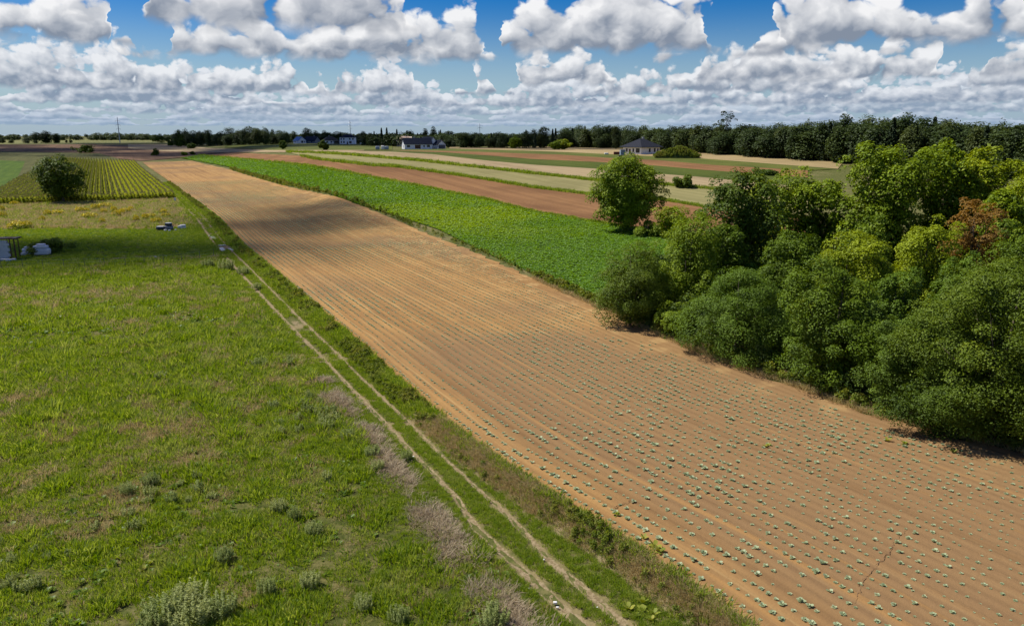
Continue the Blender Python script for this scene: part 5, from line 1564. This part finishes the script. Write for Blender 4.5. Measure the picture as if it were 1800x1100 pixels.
# dark pile beyond
t = thing('foil_pile', 'low black foil-covered pallet with white slab on top at the rough strip', 'pallet', P(283, 405), rad(3))
pallet(t, 1.5, 1.1); lumpy_box('cover', 1.55, 1.1, .55, DARKFOIL, t, 8, .15, .03, (0, 0, .13)); m = MB(); m.box(-.65, .6, -.5, .5, .67, .80); m.build('slab', BLK, t)
t = thing('foil_pile', 'taller grey and black stacked pallet beside the low black one', 'pallet', P(297, 404.5), rad(-5))
pallet(t, 1.5, 1.1); lumpy_box('cover', 1.5, 1.1, .7, plain('grey_foil', (.16, .17, .20), .5, .4), t, 9, .2, .04, (0, 0, .13)); lumpy_box('cover', 1.2, .9, .5, DARKFOIL, t, 10, .15, .03, (.05, 0, .82)); m = MB(); m.box(-.5, .55, -.4, .4, 1.31, 1.42); m.build('slab', BLK, t)
for k, (x, y, w) in enumerate(((317, 402.5, .8), (322, 402, 1.0), (291, 406.5, .45), (298, 407, .4), (309, 405.5, .35))):
    o = lumpy_box('white_sack', w, w * .8, w * .8, BAG, None, 12 + k, .6, .08, loc=P(x, y), rz=.4 * k)
    tag(o, 'white sack at the foot of the black foil-covered pallets', 'sack', 'sacks by the foil-covered pallets')
# marker cabinet at the maize corner
t = thing('marker_post', 'short white marker post at the corner of the maize field', 'post', P(308, 355.5), rad(20))
m = MB(); m.box(-.22, .22, -.15, .15, -.1, 1.05); m.build('body', FOIL, t); m = MB(); m.box(-.26, .26, -.19, .19, 1.05, 1.12); m.build('cap', FOIL, t)
# wire fence
fp = [P(x, y) for x, y in [(3, 473), (40, 472.5), (76, 472), (113, 471.5), (150, 470.5), (185, 469.5), (221, 468), (254, 466), (288, 463.5), (320, 460.5), (351, 457), (376, 453)]]
t = thing('wire_fence', 'low wire fence with thin dark posts crossing the grass on the left', 'fence', fp[0])
for q in fp:
    l = q - fp[0]; tl = RNG.normal(0, .03, 2)
    m = MB(); m.tube([(l[0], l[1], l[2] - .3), (l[0] + tl[0], l[1] + tl[1], l[2] + 1.35)], [.035, .030], 6); m.build('post', FRAME, t)
for hgt in (.35, .75, 1.2):
    m = MB(); m.tube([tuple(q - fp[0] + np.array([0, 0, hgt])) for q in fp], [.006] * len(fp), 4); m.build('wire', STEEL, t)
# timber and hose in the grass
def lying(name, label, x0, y0, x1, y1, w, th, mat, cat):
    a, b = P(x0, y0), P(x1, y1); m = MB(); d = (b - a); L = np.linalg.norm(d)
    m.box(0, L, -w / 2, w / 2, .03, .03 + th)
    o = m.build(name, mat, None, a + np.array([0, 0, .06]), math.atan2(d[1], d[0])); tag(o, label, cat)
lying('timber_board', 'long pale board lying in the grass near the fence', 262, 465, 288, 462.5, .22, .10, WOODG, 'board')
lying('timber_board', 'pale board lying beside the turquoise hose', 256, 453, 272, 451.5, .18, .08, WOODG, 'board')
a = P(275, 450.5); m = MB()
m.tube([(0, 0, .08), (.5, .35, .10), (1.1, .25, .12), (1.7, -.35, .10), (2.0, -.9, .08)], [.05] * 5, 8)
tag(m.build('garden_hose', plain('turquoise_plastic', (0.05, 0.22, 0.20), .4, .4), None, a, 0, True), 'turquoise hose lying curved in the grass behind the fence', 'hose')
o = lumpy_box('pale_stone', .35, .3, .25, BLK, None, 33, .6, .1, loc=P(273.5, 453.5), n=3); tag(o, 'pale round stone at the end of the turquoise hose', 'stone')
# concrete slabs where the wheel lines cross the ditch
for k, (x0, y0, x1, y1) in enumerate(((384, 431.5, 396, 430.5), (388, 436, 394, 441), (404, 437, 412, 440), (370, 414, 378, 420))):
    a, b = P(x0, y0), P(x1, y1); d = b - a; L = np.linalg.norm(d)
    m = MB(); m.box(0, L, -.32, .32, -.05, .07)
    o = m.build('concrete_slab', BLK, None, a, math.atan2(d[1], d[0])); tag(o, 'worn pale concrete slab in the wheel ruts near the fence end', 'slab', 'slabs in the track')
# pale stones on the near end of the track
for k, (x, y, w) in enumerate(((976, 1060, .11), (956, 984, .07), (727, 803, .08), (980, 1068, .08), (1050, 1068, .06), (930, 1035, .06))):
    o = lumpy_box('white_stone', w * 1.3, w, w * .7, BAG, None, 40 + k, .6, .12, loc=P(x, y), rz=k, n=3)
    tag(o, 'small white stone lying on the farm track', 'stone', 'white stones on the track')

# ------------------------------------------------------------------ clouds overhead, whose shadows lie on the land
def cloud_mat(lo, hi):
    m = bpy.data.materials.new('cloud_vapour'); m.use_nodes = True
    t = m.node_tree; t.nodes.clear(); N = NT(t)
    out = N.new('ShaderNodeOutputMaterial')
    d = N.new('ShaderNodeBsdfDiffuse'); d.inputs[0].default_value = (.9, .9, .9, 1)
    tr = N.new('ShaderNodeBsdfTransparent')
    mx = N.new('ShaderNodeMixShader')
    n = N.noise(pos(N), .03, 4, .6)
    t.links.new(N.ss(n, .35, .65, lo, hi), mx.inputs[0])
    t.links.new(tr.outputs[0], mx.inputs[1]); t.links.new(d.outputs[0], mx.inputs[2]); t.links.new(mx.outputs[0], out.inputs[0])
    return m
CLOUDM = cloud_mat(.10, .42); THIN = cloud_mat(.04, .16)
def cloud(label, spots, alt=900.0, puff=14.0, n=26, seed=0, mat=None):
    """flat-based cumulus standing where its shadow falls on the given ground points (x, y, radius x, radius y)"""
    import bmesh
    rng = np.random.default_rng(seed)
    bm0 = bmesh.new(); bmesh.ops.create_icosphere(bm0, subdivisions=2, radius=1.0)
    V0 = np.array([v.co[:] for v in bm0.verts]); F0 = np.array([[v.index for v in f.verts] for f in bm0.faces]); bm0.free()
    Vs, Fs, off = [], [], 0
    k = alt / SUN_DIR.z
    for (x, y, rx, ry) in spots:
        for _ in range(n):
            g = rng.normal(0, .5, 2); g = g / max(1.0, np.linalg.norm(g) / 1.1)
            r = max(puff, .30 * min(rx, ry)) * rng.uniform(.6, 1.3)
            c = np.array([x + g[0] * rx + SUN_DIR.x * k, y + g[1] * ry + SUN_DIR.y * k, alt + rng.uniform(0, .5) * r * 1.5 * (1.2 - min(1, np.linalg.norm(g)))])
            q = V0 * r * np.array([1.25, 1.25, .8]) * (1 + .18 * np.sin(V0[:, [1, 2, 0]] * 4 + rng.uniform(0, 6, 3)))
            q[:, 2] = np.maximum(q[:, 2], -.25 * r)
            Vs.append(q + c); Fs.append(F0 + off); off += len(q)
    o = obj('cloud', mesh_np('cloud', np.concatenate(Vs), np.concatenate(Fs), [mat or CLOUDM], smooth=True))
    return stuff(o, label)
cloud('scrap of cumulus overhead shading the grass plot behind the fence', [(-58, 123, 26, 12), (-88, 120, 30, 14), (-125, 117, 34, 16)], 900, 9, 34, 1, THIN)
cloud('thin scrap of cumulus overhead shading the far part of the bare field', [(-46, 152, 17, 18), (-62, 186, 20, 28)], 900, 11, 11, 4, THIN)
cloud('cumulus overhead shading the far fields and the village', [(-260, 640, 150, 90), (-420, 760, 160, 120), (-120, 720, 150, 110), (-330, 950, 250, 150), (30, 800, 180, 130), (-600, 620, 200, 130)], 900, 12, 26, 2)
cloud('cumulus overhead shading the forest on the right', [(150, 400, 45, 40), (220, 390, 60, 50), (300, 380, 70, 60), (30, 500, 70, 40)], 900, 12, 24, 3)
